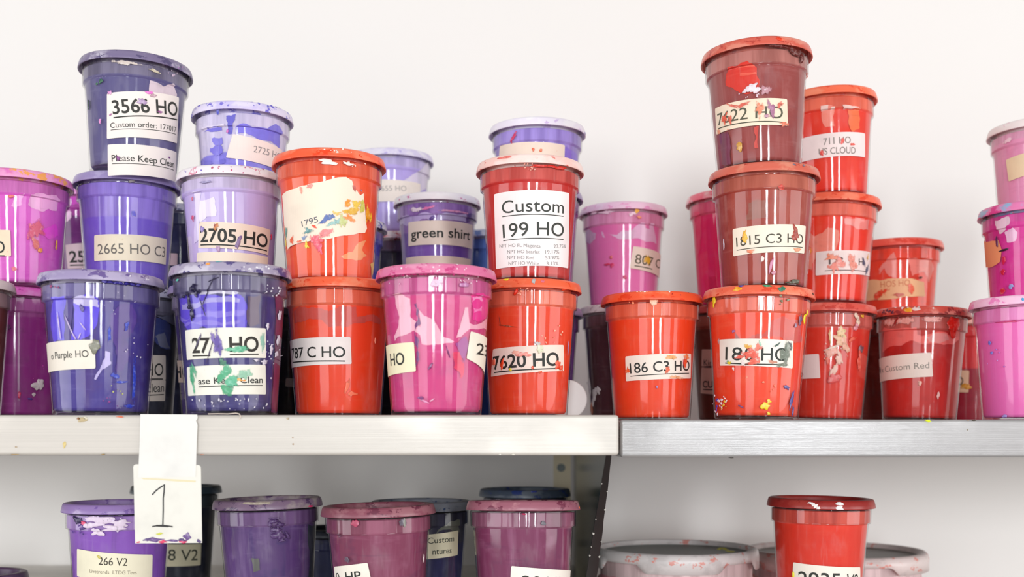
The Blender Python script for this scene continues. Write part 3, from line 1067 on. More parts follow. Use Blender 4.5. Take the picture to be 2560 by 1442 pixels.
for q in (((96, 72, 160), 546, 860, 13, 30, .2), ((130, 110, 180), 532, 845, 6, 20, .3), ((50, 30, 70), 528, 870, 3, 34, -.35), ((50, 34, 80), 498, 850, 2.5, 24, -.5), ((88, 180, 138), 598, 873, 24, 11, 0), ((140, 190, 170), 656, 855, 7, 26, 0), ((54, 162, 112), 482, 945, 9, 30, .1), ((60, 160, 115), 487, 925, 8, 14, .4),
          ((66, 168, 120), 560, 935, 15, 24, -.4), ((84, 182, 140), 580, 955, 18, 17, 0), ((56, 158, 108), 567, 975, 17, 12, 0), ((150, 200, 170), 612, 935, 16, 14, 0), ((240, 170, 70), 598, 949, 9, 4, 0), ((235, 150, 60), 610, 951, 4, 3, 0), ((54, 120, 90), 556, 905, 10, 9, 0)): c_2703.splat(*q, thick=.0003, rag=.6)
for q in ((698, 788, 9, 14), (668, 815, 6, 7), (694, 850, 8, 14), (677, 873, 7, 10), (660, 905, 12, 5), (690, 885, 8, 8), (640, 900, 8, 3), (676, 945, 3, 2)): c_2703.splat((214, 206, 220), *q, rag=.7)
c_2703.flick((225, 220, 230), 680, 725, 22, 12, 2.4, asp=.7).flick((225, 220, 230), 600, 1010, 80, 22, 2.0, asp=.2).flick((210, 205, 220), 680, 880, 30, 14, 1.6).flick((225, 220, 232), 520, 1004, 40, 7, 2.2, asp=.4)
for q in ((482, 722, 7, 9), (492, 735, 5, 8), (470, 735, 5, 4), (475, 752, 4, 16), (482, 785, 5, 16), (476, 768, 8, 5), (497, 728, 4, 4), (462, 742, 4, 4), (487, 712, 5, 3)): c_2703.splat((30, 22, 60), *q, thick=.002, rag=.5)
for x0, y0, x1, y1 in ((540, 693, 500, 770), (548, 692, 520, 704), (500, 745, 515, 790)):
    c_2703.splat((34, 26, 58), (x0 + x1) / 2, (y0 + y1) / 2, 1.3, sqrt((x1 - x0) ** 2 + (y1 - y0) ** 2) / 2, atan2(x0 - x1, y1 - y0) * -1, rag=.2)
c_2703.splat((90, 200, 180), 445, 700, 6, 3)
c_2703.flick((246, 244, 248), 640, 668, 60, 10, 2, 'lid', asp=.15).splat((244, 150, 60), 519, 659, 5, 3, layer='lid').splat((40, 170, 170), 545, 652, 8, 2, layer='lid').done()

c_787 = tub('bright orange container labelled 787 C HO, between the navy and crimson containers', 847, 286, 690, 1.14, ZL, (250, 60, 8), (250, 92, 56), ((252, 104, 66), (250, 140, 104), (240, 70, 30), 0.45), fill=0.80, amp=0.002, streak=0.35, dark=(244, 46, 4))
c_787.film((206, 74, 62), [(736, 778), (749, 765), (790, 770), (822, 778), (850, 765), (890, 767), (892, 792), (925, 786), (953, 803), (949, 811), (930, 804), (903, 808), (880, 810), (860, 818), (822, 817), (806, 800), (776, 796), (738, 808)], .12)
c_787.label([(700, 853), (876, 842), (879, 910), (705, 921)], (246, 236, 230), (225, 200, 200), .2, texts=(T('787 C HO', 732, 897, 863, 893, 26, .008, 8, 3),))
c_787.splat((255, 150, 120), 937, 851, 3, 7).splat((255, 120, 80), 868, 965, 6, 18, -.3, thick=.0003).splat((255, 125, 86), 880, 984, 15, 6, thick=.0003).done()
c_1795 = tub('orange container with a torn label smeared yellow, blue and pink, on top of 787', 823, 283, 367, 1.15, c_787, (252, 78, 26), (242, 84, 44), ((250, 96, 58), (250, 130, 96), (235, 70, 30), 0.45), fill=0.80, amp=0.002, streak=0.5, bx=826, dark=(244, 66, 14))
c_1795.label([(706, 490), (735, 472), (780, 458), (868, 441), (880, 452), (884, 470), (900, 488), (909, 483), (913, 530), (917, 572), (912, 582), (850, 590), (780, 601), (720, 624), (711, 560)], (250, 232, 210), (244, 190, 165), .55, ink=(96, 100, 110), poly=True, texts=(T('1795', 756, 567, 796, 555, 14),))
for q in (((240, 150, 20), 868, 508, 11, 8, .5), ((238, 196, 40), 890, 512, 14, 12, 0), ((232, 180, 40), 880, 528, 24, 10, .3), ((206, 200, 70), 905, 516, 9, 16, 0), ((238, 160, 30), 918, 535, 9, 22, 0), ((240, 190, 40), 925, 545, 5, 12, 0), ((246, 150, 70), 872, 545, 16, 8, 0), ((64, 96, 170), 815, 548, 16, 8, .5), ((70, 100, 165), 828, 541, 10, 6, .4), ((150, 196, 190), 838, 556, 16, 10, .3), ((206, 214, 140), 855, 553, 10, 16, 0), ((236, 196, 90), 842, 534, 10, 5, 0),
          ((100, 150, 140), 717, 580, 7, 14, 0), ((214, 206, 90), 716, 604, 5, 14, 0), ((96, 150, 150), 770, 578, 11, 10, .6), ((120, 140, 180), 762, 594, 9, 5, .3), ((238, 220, 60), 767, 612, 7, 9, 0), ((240, 92, 110), 790, 600, 18, 16, .3), ((244, 130, 130), 815, 583, 18, 10, .3), ((238, 90, 120), 800, 620, 9, 12, 0), ((246, 100, 60), 731, 600, 7, 11, 0), ((246, 100, 60), 748, 604, 7, 3, 0), ((244, 80, 50), 785, 566, 9, 2.5, -.5), ((98, 90, 130), 902, 476, 4, 4, 0), ((190, 70, 60), 885, 470, 5, 6, 0), ((244, 150, 140), 774, 466, 7, 6, 0), ((246, 160, 140), 754, 476, 5, 8, 0)):
    c_1795.splat(*q, thick=.00035, rag=.7)
c_1795.film((252, 150, 96), [(850, 640), (880, 630), (900, 605), (915, 600), (905, 625), (918, 640), (900, 650), (870, 648)]).film((248, 190, 90), [(925, 660), (935, 640), (936, 680), (928, 690)])
c_1795.splat((255, 235, 225), 820, 405, 20, 7, -.15, rag=.5, thick=.0004).splat((255, 235, 225), 870, 410, 12, 4, -.2, rag=.5, thick=.0004).flick((255, 225, 210), 885, 410, 30, 5, 2.5, asp=.3).flick((255, 240, 230), 850, 374, 60, 8, 2, 'lid', asp=.12).done()

c_2391 = tub('crimson-magenta container with pale pink patches, HO and 23 labels, front of the shelf', 1091, 303, 657, 1.062, ZL, (202, 54, 122), (196, 66, 132), ((226, 118, 162), (232, 150, 182), (205, 70, 130), 0.45), fill=0.795, amp=0.002, streak=0.75, dark=(176, 52, 116))
c_2391.film((240, 168, 188), [(982, 736), (998, 731), (1016, 743), (1025, 746), (1026, 792), (1040, 803), (1051, 818), (1048, 774), (1060, 789), (1083, 800), (1095, 818), (1106, 841), (1136, 854), (1130, 857), (1095, 861), (1055, 860), (1051, 838), (1034, 826), (1019, 835), (996, 841), (988, 853), (986, 841), (997, 815), (999, 792), (990, 762)], .05)
c_2391.film((240, 168, 188), [(1140, 844), (1150, 815), (1162, 768), (1170, 768), (1172, 806), (1182, 812), (1220, 786), (1220, 826), (1200, 822), (1173, 822), (1153, 841)], .05).film((228, 40, 140), [(1178, 734), (1206, 732), (1222, 740), (1218, 785), (1195, 805), (1180, 800)], .1).film((244, 140, 190), [(1180, 742), (1206, 738), (1206, 752), (1180, 756)], .2).film((240, 120, 180), [(1182, 770), (1204, 766), (1202, 778), (1184, 782)], .2).film((160, 60, 140), [(1138, 858), (1165, 840), (1170, 865), (1160, 905), (1150, 890)], .15).film((220, 40, 90), [(1130, 885), (1148, 880), (1160, 920), (1150, 945)], .2)
c_2391.film((110, 40, 110), [(1036, 760), (1042, 758), (1046, 800), (1046, 860), (1044, 910), (1036, 920), (1038, 860)], .2)
c_2391.label([(948, 866), (1035, 855), (1040, 928), (952, 943)], (246, 236, 200), (230, 205, 150), .4, texts=(T('HO', 978, 914, 1012, 911, 30, .01),)).label([(1176, 828), (1250, 848), (1244, 936), (1166, 896)], (248, 240, 222), (230, 200, 180), .3, texts=(T('23', 1189.5, 885, 1214, 892, 28, .01),))
c_2391.splat((130, 50, 120), 1055, 995, 12, 5, -.2, thick=.0003).splat((230, 150, 190), 1062, 1003, 14, 2.5, -.3).splat((235, 170, 200), 1080, 1000, 9, 1.5, .5).splat((120, 40, 100), 1076, 916, 4, 9, -.6).splat((130, 40, 110), 1120, 880, 2, 16, .35)
c_2391.splat((232, 196, 220), 1090, 708, 16, 9, rag=.3, thick=.0003).splat((190, 120, 170), 1160, 712, 14, 6, .2, thick=.001).flick((245, 210, 225), 1175, 700, 25, 8, 2, asp=.5).flick((245, 210, 225), 1000, 700, 30, 6, 2.2, asp=.5)
for x in range(965, 1225, 14): c_2391.splat((196, 20, 110), x + (x % 5), 692 - 9 * (1 - ((x - 1091) / 140) ** 2), 8, 3.5, thick=.0012, rag=.5)
c_2391.flick((250, 225, 235), 1100, 668, 110, 12, 2.2, 'lid', asp=.08).done()

s_black = hidden(985, 1.47, ZL, 0.135, 'navy container at the back, under the near-black one with a red-edged white lid', (18, 18, 26), LILAC)
c_nblack = tub('near-black container with a white lid edged red, in the gap left of green shirt', 985, 222, 576, 1.47, s_black, (30, 20, 44), (60, 34, 66), ((240, 225, 225), (214, 50, 70), (200, 40, 60), 0.5), fill=.8, streak=.6)
c_nblack.done()
c_2655 = tub('pale lavender container behind the torn-label orange one, faint 2655 HO label', 978, 212, 367, 1.475, c_nblack, (186, 168, 232), (200, 186, 236), ((224, 216, 244), (240, 236, 248), (190, 176, 230), 0.5), fill=.8, streak=.3)
c_2655.film((226, 216, 244), [(1010, 450), (1070, 405), (1068, 470), (1050, 480), (1010, 480)], .05)
c_2655.label([(900, 455), (1051, 460), (1049, 512), (900, 512)], (246, 234, 222), (238, 190, 190), .35, ink=(176, 170, 164), texts=(T('2655 HO', 944, 479, 1015.5, 478, 13),)).done()
s_blue = hidden(847, 1.30, ZL, 0.150, 'dark blue container hidden behind the orange 787 container', (44, 44, 130), LILAC)
c_blue = tub('vivid blue container with blue-smeared white lid, showing right of the torn-label orange one', 847, 242, 536, 1.30, s_blue, (40, 48, 170), (90, 70, 170), ((236, 236, 246), (214, 216, 240), (50, 60, 170), 0.5), fill=.8, streak=1.0).done()
s_green = hidden(1093, 1.365, ZL, 0.158, 'dark navy container hidden behind the crimson-magenta one', (44, 40, 96), LILAC, W=218)
c_green = tub('violet container labelled green shirt with a thick white lid', 1093, 218, 478, 1.365, s_green, (124, 86, 178), (150, 104, 190), ((246, 238, 242), (250, 246, 248), (214, 120, 170), 0.35), fill=.66, amp=.02, streak=1.0, dark=(104, 66, 160))
c_green.film((196, 176, 226), [(1000, 545), (1030, 540), (1075, 533), (1085, 538), (1075, 552), (1040, 553), (1000, 556)], .15).film((198, 186, 230), [(1094, 534), (1165, 534), (1164, 555), (1090, 553)], .1).film((96, 66, 150), [(1168, 536), (1186, 537), (1184, 558), (1166, 556)], .1)
c_green.splat((245, 225, 238), 1040, 524, 18, 6, .05, thick=.0003).splat((236, 120, 180), 1068, 520, 16, 4, .2, thick=.0003).splat((236, 160, 205), 1135, 528, 40, 3, 0, thick=.0003).splat((96, 60, 150), 1080, 545, 8, 4, .8)
c_green.label([(1021, 556), (1181, 563), (1179, 623), (1021, 616)], (244, 226, 212), (236, 200, 170), .35, texts=(T('green shirt', 1028.5, 597.5, 1173.5, 600.5, 23, .016),)).label([(1015, 645), (1176, 649), (1174, 690), (1016, 686)], (244, 222, 205), (236, 200, 170), .2).done()
c_bluR = tub('blue container with a pale blue lid, glimpsed between green shirt and Custom 199', 1235, 214, 571, 1.52, ZL, (46, 84, 170), (70, 110, 190), ((206, 214, 236), (226, 230, 242), (120, 150, 210), 0.5), fill=.8, streak=.4).done()

c_2705 = tub('pale lavender container with a 2705 HO label, stacked behind the navy container', 577, 264, 410, 1.2, c_H, (196, 178, 226), (206, 190, 226), WHITE_L, fill=.8, amp=.002, streak=.3, bx=581, dark=(184, 160, 220))
c_2705.film((228, 216, 244), [(500, 500), (535, 492), (540, 540), (500, 556)], .15).film((214, 200, 238), [(480, 480), (500, 476), (498, 600), (486, 610)], .05)
c_2705.label([(499, 555.6), (676, 575), (670, 638), (496, 620)], (246, 226, 206), (235, 190, 170), .5, texts=(T('2705 HO', 502, 605, 667, 620, 32, .02, 6, 3),)).label([(493, 632), (670, 643), (668, 670), (492, 662)], (247, 230, 208), (235, 190, 170), .3)
for q in (((206, 120, 60), 540, 567, 5, 9, -.3), ((150, 60, 50), 538, 565, 3, 5, 0), ((150, 130, 190), 506, 573, 5, 9, .4), ((140, 110, 160), 596, 605, 6, 16, -.4), ((190, 150, 190), 546, 622, 5, 8, 0), ((206, 40, 80), 677, 592, 4, 6, 0), ((206, 60, 110), 483, 545, 4, 8, .3), ((200, 70, 110), 482, 497, 2.5, 5, 0), ((160, 150, 190), 514, 455, 14, 3, 0)): c_2705.splat(*q, thick=.0004, rag=.6)
c_2705.flick((206, 90, 130), 560, 425, 110, 12, 2.2, 'lid', asp=.1).flick((120, 100, 190), 485, 430, 30, 6, 2, 'lid', asp=.3).done()
c_2725 = tub('short pale container streaked with violet ink, tilted 2725 label, on top of 2705', 607, 250, 250, 1.235, c_2705, (128, 118, 216), (214, 204, 240), ((228, 220, 244), (208, 198, 240), (120, 110, 210), 0.5), fill=.3, amp=.02, streak=.8)
c_2725.film((224, 214, 242), [(505, 318), (560, 308), (564, 318), (508, 328)], .1).film((124, 114, 220), [(588, 316), (640, 318), (690, 310), (706, 330), (700, 380), (640, 345), (590, 335)], .15).film((120, 112, 214), [(510, 325), (555, 318), (556, 326), (512, 331)], .1).film((132, 124, 220), [(530, 346), (556, 344), (558, 358), (535, 360)], .2).film((120, 110, 214), [(526, 370), (556, 366), (558, 382), (540, 390), (526, 382)], .2).film((112, 104, 204), [(510, 400), (562, 396), (562, 408), (512, 412)], .1)
c_2725.film((104, 98, 196), [(566, 290), (590, 286), (588, 300), (582, 310), (580, 335), (570, 335), (570, 306)], .1)
c_2725.label([(582, 335), (705, 376), (690, 424), (565, 394)], (244, 222, 214), (236, 205, 200), .3, ink=(150, 140, 140), texts=(T('2725 HO', 633, 380, 700, 401, 16),))
c_2725.splat((70, 70, 180), 548, 270, 8, 5, layer='out').splat((70, 74, 186), 545, 280, 3, 8).splat((210, 110, 190), 569, 328, 3, 4).flick((110, 104, 200), 640, 262, 70, 10, 2.4, 'lid', asp=.12).done()

c_2665 = tub('purple container with a cream 2665 HO C3 label, middle of the left stack', 319, 258, 424, 1.25, c_clean, (112, 84, 196), (136, 108, 210), ((160, 144, 194), (180, 168, 208), (126, 100, 190), 0.4), fill=.60, amp=.001, streak=.35, bx=317, dark=(104, 76, 192))
c_2665.label([(236, 588), (417, 598), (414, 662), (236, 653)], (240, 226, 200), (222, 202, 150), .55, ink=(112, 106, 98), texts=(T('2665 HO C3', 246, 636, 411, 643, 25),))
c_2665.splat((120, 108, 160), 330, 446, 14, 6, rag=.6, thick=.0003).splat((130, 120, 120), 328, 452, 8, 5, rag=.6).splat((92, 84, 200), 334, 535, 6, 7, thick=.0003).done()
c_3566 = tub('tall grey-purple container labelled 3566 HO Please Keep Clean, top of the left stack', 341, 274, 122, 1.225, c_2665, (84, 77, 126), (104, 96, 126), ((124, 112, 146), (190, 182, 200), (90, 80, 118), 0.5), fill=.795, amp=.001, streak=.45, bx=335, dark=(74, 66, 130))
c_3566.film((216, 196, 206), [(374, 201), (389, 205), (408, 216), (418, 212), (433, 208), (442, 236), (440, 250), (371, 250), (372, 225)], .06)
c_3566.label([(267.6, 234), (447, 243.6), (442, 358.7), (267.6, 347.6)], (245, 234, 226), (226, 190, 205), .4, ink=(46, 46, 40), texts=(T('3566 HO', 283, 286, 442, 291, 33, .014, 7, 3), T('Custom order: 177017', 277, 320.7, 439, 331, 13, 0, 4, 1.5)))
c_3566.label([(269.5, 362), (441, 381), (438, 455), (270, 440)], (245, 234, 226), (230, 190, 205), .3, ink=(46, 46, 40), texts=(T('Please Keep Clean', 280, 404, 434, 419.7, 16, .004, 5, 1.5),))
for q in (((240, 120, 210), 373, 232, 9, 4, 0), ((196, 160, 170), 383, 239, 9, 4, 0), ((180, 150, 190), 355, 254, 10, 8, 0), ((180, 110, 170), 277, 287, 4, 2, .5), ((150, 80, 140), 400, 280, 7, 3, 0), ((226, 140, 200), 251, 303, 4, 6, 0), ((44, 98, 70), 253, 203, 6, 5, 0), ((44, 98, 70), 243, 210, 4, 3, 0), ((150, 84, 150), 296, 396, 5, 5, 0), ((120, 60, 130), 422, 394, 4, 2, 0), ((40, 56, 54), 223, 262, 5, 12, 0), ((220, 150, 205), 275, 232, 5, 5, .5)): c_3566.splat(*q, rag=.6)
c_3566.splat((222, 206, 196), 315, 157, 28, 6, -.08, rag=.5, thick=.0003).splat((210, 196, 170), 387, 178, 12, 4, -.2, rag=.5, thick=.0003).splat((176, 120, 190), 322, 142, 14, 4, rag=.5).flick((205, 180, 200), 430, 185, 15, 6, 2, asp=.6).flick((160, 100, 170), 430, 168, 30, 5, 2, 'lid', asp=.3).done()  # first pale smear is a white collar reflection painted on, not ink

c_7620 = tub('orange-red container with an ink-stained 7620 HO label, under the Custom 199 container', 1322, 264, 694, 1.16, ZL, (228, 60, 14), (238, 98, 66), ((242, 104, 66), (246, 136, 100), (230, 76, 40), 0.4), fill=.80, amp=.002, streak=.6, bx=1320, dark=(214, 44, 8))
c_7620.label([(1233, 873), (1408.5, 862), (1409, 927), (1228, 942)], (246, 226, 212), (240, 120, 80), .75, texts=(T('7620 HO', 1235.5, 924, 1396, 913.5, 32, .02, 6, 3),))
for q in (((236, 70, 26), 1256, 910, 5, 13, -.3), ((232, 66, 24), 1394, 912, 11, 10, .6), ((234, 72, 30), 1402, 920, 8, 6, 0), ((244, 150, 136), 1307, 886, 18, 6, 0), ((246, 180, 160), 1290, 882, 12, 5, 0), ((222, 222, 190), 1350, 872, 10, 10, .5), ((236, 214, 40), 1276.5, 924, 4, 4, 0), ((236, 80, 40), 1331, 919, 3, 5, 0), ((236, 90, 50), 1350, 930, 6, 3, 0), ((160, 110, 150), 1419, 870, 3, 16, 0), ((236, 110, 80), 1236, 905, 6, 10, 0), ((200, 190, 190), 1343, 858, 7, 5, 0)): c_7620.splat(*q, thick=.0004, rag=.6)
c_7620.splat((150, 60, 30), 1270, 815, 24, 2, -.15, thick=.0002).splat((130, 60, 50), 1250, 800, 1.5, 16, .2, thick=.0002).splat((222, 40, 10), 1290, 730, 4, 9, -.4, thick=.002).splat((230, 60, 20), 1412, 722, 12, 4, .2, thick=.002)
c_7620.flick((250, 170, 140), 1380, 835, 30, 10, 2).flick((250, 160, 130), 1310, 730, 20, 10, 2, asp=.6).splat((240, 210, 30), 1264, 698, 7, 3, layer='lid').splat((170, 170, 170), 1334, 702, 5, 6, layer='lid').splat((226, 110, 130), 1357, 703, 5, 3, layer='lid').done()
c_199 = tub('dark red container with a large white Custom 199 HO label and pink-white lid', 1325, 270, 383, 1.16, c_7620, (192, 36, 30), (204, 64, 54), ((248, 206, 196), (250, 224, 216), (226, 110, 100), 0.35), fill=.80, amp=.001, streak=.4, bx=1323, dark=(176, 26, 26))
c_199.label([(1235.5, 486), (1422.5, 483), (1420, 671), (1240.5, 673)], (250, 240, 238), (246, 226, 224), .2, ink=(52, 56, 50), texts=(T('Custom', 1256, 535, 1408, 534, 31, 0, 6, 2), T('199 HO', 1258.5, 595, 1408, 592, 33, .004, 6, 2)))
bm = bmesh.new()
for s_, x0, x1, y in (('NPT HO FL Magenta', 1249.5, 1351, 619.5), ('23.75%', 1384, 1413.5, 620), ('NPT HO Scarlet', 1269, 1349, 634), ('19.17%', 1363, 1397, 634), ('NPT HO Red', 1269, 1334.5, 648.5), ('53.97%', 1363, 1397, 648.5), ('NPT HO White', 1272, 1347, 663), ('3.13%', 1366, 1395, 663)):
    c_199.text_into(bm, s_, (x0, y), (x1, y), 8.5)
slice_u(bm, .003)
c_199.bend(bm, .00052)
from_bm('lettering', bm, simple((150, 148, 146), .6, key='print'), [o for o in c_199.e.children if o.name.startswith('label')][0], False)
c_199.splat((214, 40, 26), 1360, 415, 30, 4, .03, thick=.001, rag=.6).splat((214, 46, 30), 1400, 420, 20, 4, .1, thick=.001).flick((245, 170, 150), 1325, 418, 20, 12, 2, asp=.6).splat((232, 120, 110), 1260, 393, 18, 3, layer='lid').done()
s_A = hidden(1335, 1.31, ZL, 0.150, 'purple container hidden behind the orange-red 7620 container', (110, 60, 150), LILAC)
s_B = hidden(1335, 1.31, s_A, 0.287, 'purple container hidden directly behind Custom 199', (120, 66, 150), LILAC)
c_vio = tub('short violet container with a white lid, showing above the Custom 199 container', 1343, 243, 290, 1.31, s_B, (136, 108, 214), (160, 136, 224), ((240, 232, 246), (248, 244, 250), (214, 190, 230), 0.3), fill=.55, amp=.02, streak=.6)
c_vio.label([(1245, 365), (1412, 363), (1410, 420), (1246, 420)], (247, 226, 208), (240, 150, 110), .6)
c_vio.splat((206, 50, 100), 1284, 343, 4, 14, -.6, rag=.5).splat((60, 40, 150), 1462, 337, 5, 8, layer='lid').splat((240, 110, 70), 1333, 374, 3, 5).splat((240, 120, 80), 1352, 376, 4, 4).done()
c_maroon = tub('dark maroon container with white ink splash and greyish lid, behind the shelf joint', 1563, 233, 757, 1.38, ZL, (84, 40, 44), (100, 50, 54), ((226, 206, 204), (210, 188, 188), (180, 150, 150), 0.4), fill=.80, streak=.9)
for q in ((1475, 968, 8, 26, .1), (1487, 985, 10, 16, -.4), (1496, 975, 9, 9, 0), (1463, 958, 10, 5, 0), (1484, 1003, 5, 14, -.3)): c_maroon.splat((232, 222, 218), *q, rag=.6)
c_maroon.splat((206, 130, 100), 1480, 1022, 9, 16, thick=.0004).done()
c_807 = tub('pink container with a yellow-stained 807 label, on the dark maroon one', 1558, 221, 502, 1.4, c_maroon, (252, 116, 178), (248, 146, 190), ((248, 206, 228), (250, 224, 238), (240, 160, 205), 0.4), fill=.79, amp=.002, streak=.3, dark=(226, 88, 170))
c_807.film((250, 186, 218), [(1518, 584), (1543, 587), (1555, 577), (1580, 575), (1603, 556), (1612, 557), (1615, 571), (1624, 573), (1626, 557), (1635, 559), (1638, 589), (1641, 610), (1633, 605), (1617, 605), (1594, 595), (1569, 598), (1548, 598), (1534, 591)], .06).film((250, 186, 218), [(1463, 580), (1475, 574), (1491, 584), (1489, 598), (1475, 610), (1465, 607)], .08).film((248, 176, 212), [(1503, 578), (1508, 580), (1514, 594), (1508, 594)], .08)
c_807.splat((252, 214, 230), 1516, 531, 16, 5, rag=.5, thick=.0003).splat((252, 214, 230), 1486, 532, 10, 4, rag=.4, thick=.0003).splat((252, 214, 230), 1585, 533, 12, 5, .3, rag=.5, thick=.0003).splat((244, 180, 60), 1592, 527, 6, 6).splat((244, 140, 100), 1598, 543, 5, 4)
c_807.label([(1583, 615), (1662, 640), (1656, 697), (1574, 670)], (246, 224, 208), (240, 200, 160), .3, ink=(90, 80, 56), texts=(T('807', 1586.6, 658, 1630.5, 667, 23, 0, 5), T('C', 1638, 669, 1648, 671, 22)))
c_807.splat((244, 186, 40), 1618, 650, 11, 14, .2, thick=.0001, raise_=0.00042).splat((220, 50, 100), 1530, 663, 5, 6).splat((226, 90, 90), 1528, 643, 4, 4).splat((220, 60, 100), 1518, 661, 8, 3).splat((226, 60, 110), 1562, 693, 5, 5).done()

# ------------------------------------------------------------------ containers, upper right shelf
RED_L = ((240, 106, 76), (246, 140, 110), (222, 70, 46), 0.45)
c_186 = tub('bright orange-red container labelled 186 C3 HO, first on the right shelf', 1629.5, 255, 726, 1.2, ZR, (250, 62, 8), (246, 92, 56), ((248, 92, 52), (250, 124, 84), (236, 66, 26), 0.4), fill=.79, amp=.001, streak=.35, dark=(240, 44, 6))
c_186.label([(1563.6, 891), (1727, 884), (1726, 946), (1565, 953)], (248, 236, 222), (246, 190, 140), .5, texts=(T('186 C3 HO', 1576, 933.5, 1722, 926, 25, .006, 6, 2),))
for q in (((246, 96, 40), 1570, 927, 7, 8, .3), ((244, 90, 50), 1712, 908, 7, 14, .1), ((246, 180, 110), 1680, 893, 16, 6, 0), ((246, 130, 70), 1715, 891, 12, 7, 0), ((244, 110, 70), 1668, 925, 6, 10, -.5), ((250, 180, 130), 1690, 943, 22, 4, 0), ((220, 50, 60), 1708, 905, 4, 9, 0)): c_186.splat(*q, thick=.0003, rag=.6)
c_186.splat((160, 100, 160), 1642, 967, 3, 4).splat((255, 190, 150), 1633, 752, 9, 14, thick=.0002, rag=.2).flick((252, 150, 110), 1600, 745, 70, 8, 3, asp=.2).flick((255, 235, 225), 1625, 727, 60, 9, 2.4, 'lid', asp=.06).flick((190, 40, 20), 1710, 735, 30, 4, 2, 'lid', asp=.3).done()
c_kin = tub('dark red-brown container with pinkish Kin and CU labels, in the gap right of 186 C3', 1832, 233, 758, 1.38, ZR, (112, 42, 26), (176, 76, 54), ((170, 60, 50), (150, 50, 40), (90, 30, 30), 0.4), fill=.80, amp=.001, streak=.4)
c_kin.label([(1755, 873), (1840, 876), (1838, 912), (1754, 916)], (226, 186, 172), (214, 150, 140), .3, texts=(T('Kin', 1760, 913, 1782, 914, 14, 0, 3),)).label([(1754, 918), (1838, 916), (1836, 990), (1752, 983)], (226, 186, 172), (214, 150, 140), .3, texts=(T('CU', 1758, 968, 1783, 969, 16, .02, 4),)).done()
c_hot = tub('hot pink container behind the stacked brown-red containers', 1832, 233, 469, 1.38, c_kin, (255, 12, 96), (250, 80, 116), ((250, 190, 190), (246, 110, 130), (250, 220, 220), 0.5), fill=.80, amp=.002, streak=.7, dark=(236, 0, 84))
c_hot.film((246, 70, 110), [(1735, 530), (1750, 530), (1752, 620), (1742, 640)], .2).film((232, 20, 90), [(1760, 700), (1790, 690), (1800, 735), (1765, 738)], .2).done()
c_188 = tub('orange-red container with 180 HO label and multicoloured ink splashes, bottom of the tall stack', 1897, 276, 711, 1.165, ZR, (242, 62, 20), (240, 92, 62), ((238, 104, 74), (244, 136, 104), (220, 72, 44), 0.4), fill=.795, amp=.002, streak=.6, bx=1890, dark=(230, 52, 14))
c_188.film((206, 76, 64), [(1930, 800), (1960, 790), (2000, 800), (2005, 850), (1960, 850), (1900, 850), (1860, 852), (1905, 835)], .15).film((170, 60, 60), [(1838, 830), (1852, 848), (1840, 850)], .05)
c_188.label([(1799, 849), (1983, 852), (1981, 921), (1800, 914)], (246, 238, 226), (240, 170, 150), .45, ink=(44, 50, 44), texts=(T('18', 1814, 899, 1855, 901, 32, .004, 7, 3), T('0 HO', 1862, 901, 1968, 903, 32, .004, 8, 3)))
for q in (((240, 90, 66), 1880, 885, 20, 16, 0), ((242, 110, 84), 1895, 870, 10, 10, 0), ((240, 84, 60), 1850, 892, 14, 4, .1), ((240, 176, 60), 1870, 866, 8, 6, 0), ((238, 90, 64), 1885, 905, 16, 8, 0), ((110, 120, 104), 1963, 885, 15, 26, .1), ((150, 154, 140), 1970, 868, 12, 14, 0), ((60, 90, 80), 1942, 862, 9, 3, .5), ((120, 128, 108), 1955, 912, 16, 6, 0), ((80, 84, 84), 1975, 865, 6, 12, .3), ((214, 140, 110), 1930, 905, 12, 6, 0), ((230, 210, 40), 1824, 907, 8, 4, 0), ((120, 190, 160), 1820, 903, 4, 3, 0), ((246, 226, 220), 1834, 921, 4, 6, 0), ((246, 230, 226), 1858, 908, 5, 8, .6), ((170, 176, 184), 1798, 853, 4, 7, 0), ((150, 200, 170), 1900, 858, 2, 9, .4)): c_188.splat(*q, thick=.0003, rag=.6)
for q in (((236, 214, 30), 1786, 752, 8, 11, 0), ((236, 214, 30), 2010, 793, 5, 18, 0), ((120, 80, 110), 2000, 800, 6, 14, 0), ((246, 214, 40), 1912, 1015, 13, 9, .3), ((246, 200, 40), 1922, 1003, 6, 6, .5), ((246, 206, 40), 1921, 1033, 4, 5, 0), ((90, 80, 150), 1978, 1000, 5, 26, -.25), ((100, 90, 150), 1966, 968, 9, 5, -.6), ((90, 80, 150), 1981, 1026, 5, 10, 0), ((120, 60, 120), 1853, 1016, 8, 2.5, -.4), ((150, 90, 150), 1834, 828, 4, 4, 0), ((150, 120, 150), 1988, 814, 4, 5, 0), ((236, 90, 50), 1760, 740, 4, 8, 0)): c_188.splat(*q, rag=.6)
c_188.flick((236, 224, 236), 1793, 1005, 14, 14, 3, asp=2.6).flick((70, 60, 190), 1793, 1010, 11, 8, 3, asp=2).flick((244, 210, 60), 1812, 1014, 8, 6, 2.4, asp=1.6).flick((244, 236, 236), 1810, 1008, 10, 8, 2.4, asp=2).flick((244, 140, 110), 1890, 960, 60, 8, 2.4).flick((120, 120, 90), 1960, 750, 30, 5, 3, asp=.6)
c_188.splat((246, 170, 30), 1843, 722, 11, 5, layer='lid').splat((60, 70, 170), 1852, 714, 6, 2.5, layer='lid').splat((40, 140, 90), 1918, 713, 9, 4, layer='lid').splat((50, 120, 90), 1955, 722, 9, 6, layer='lid').splat((60, 40, 30), 2033, 735, 3, 3, layer='lid').done()
c_1815 = tub('brown-red container labelled 1815 C3 HO, middle of the tall stack', 1909.5, 275, 402, 1.165, c_188, (158, 58, 42), (186, 82, 58), ((214, 104, 84), (222, 136, 112), (190, 70, 56), 0.45), fill=.795, amp=.001, streak=.75, dark=(140, 46, 42))
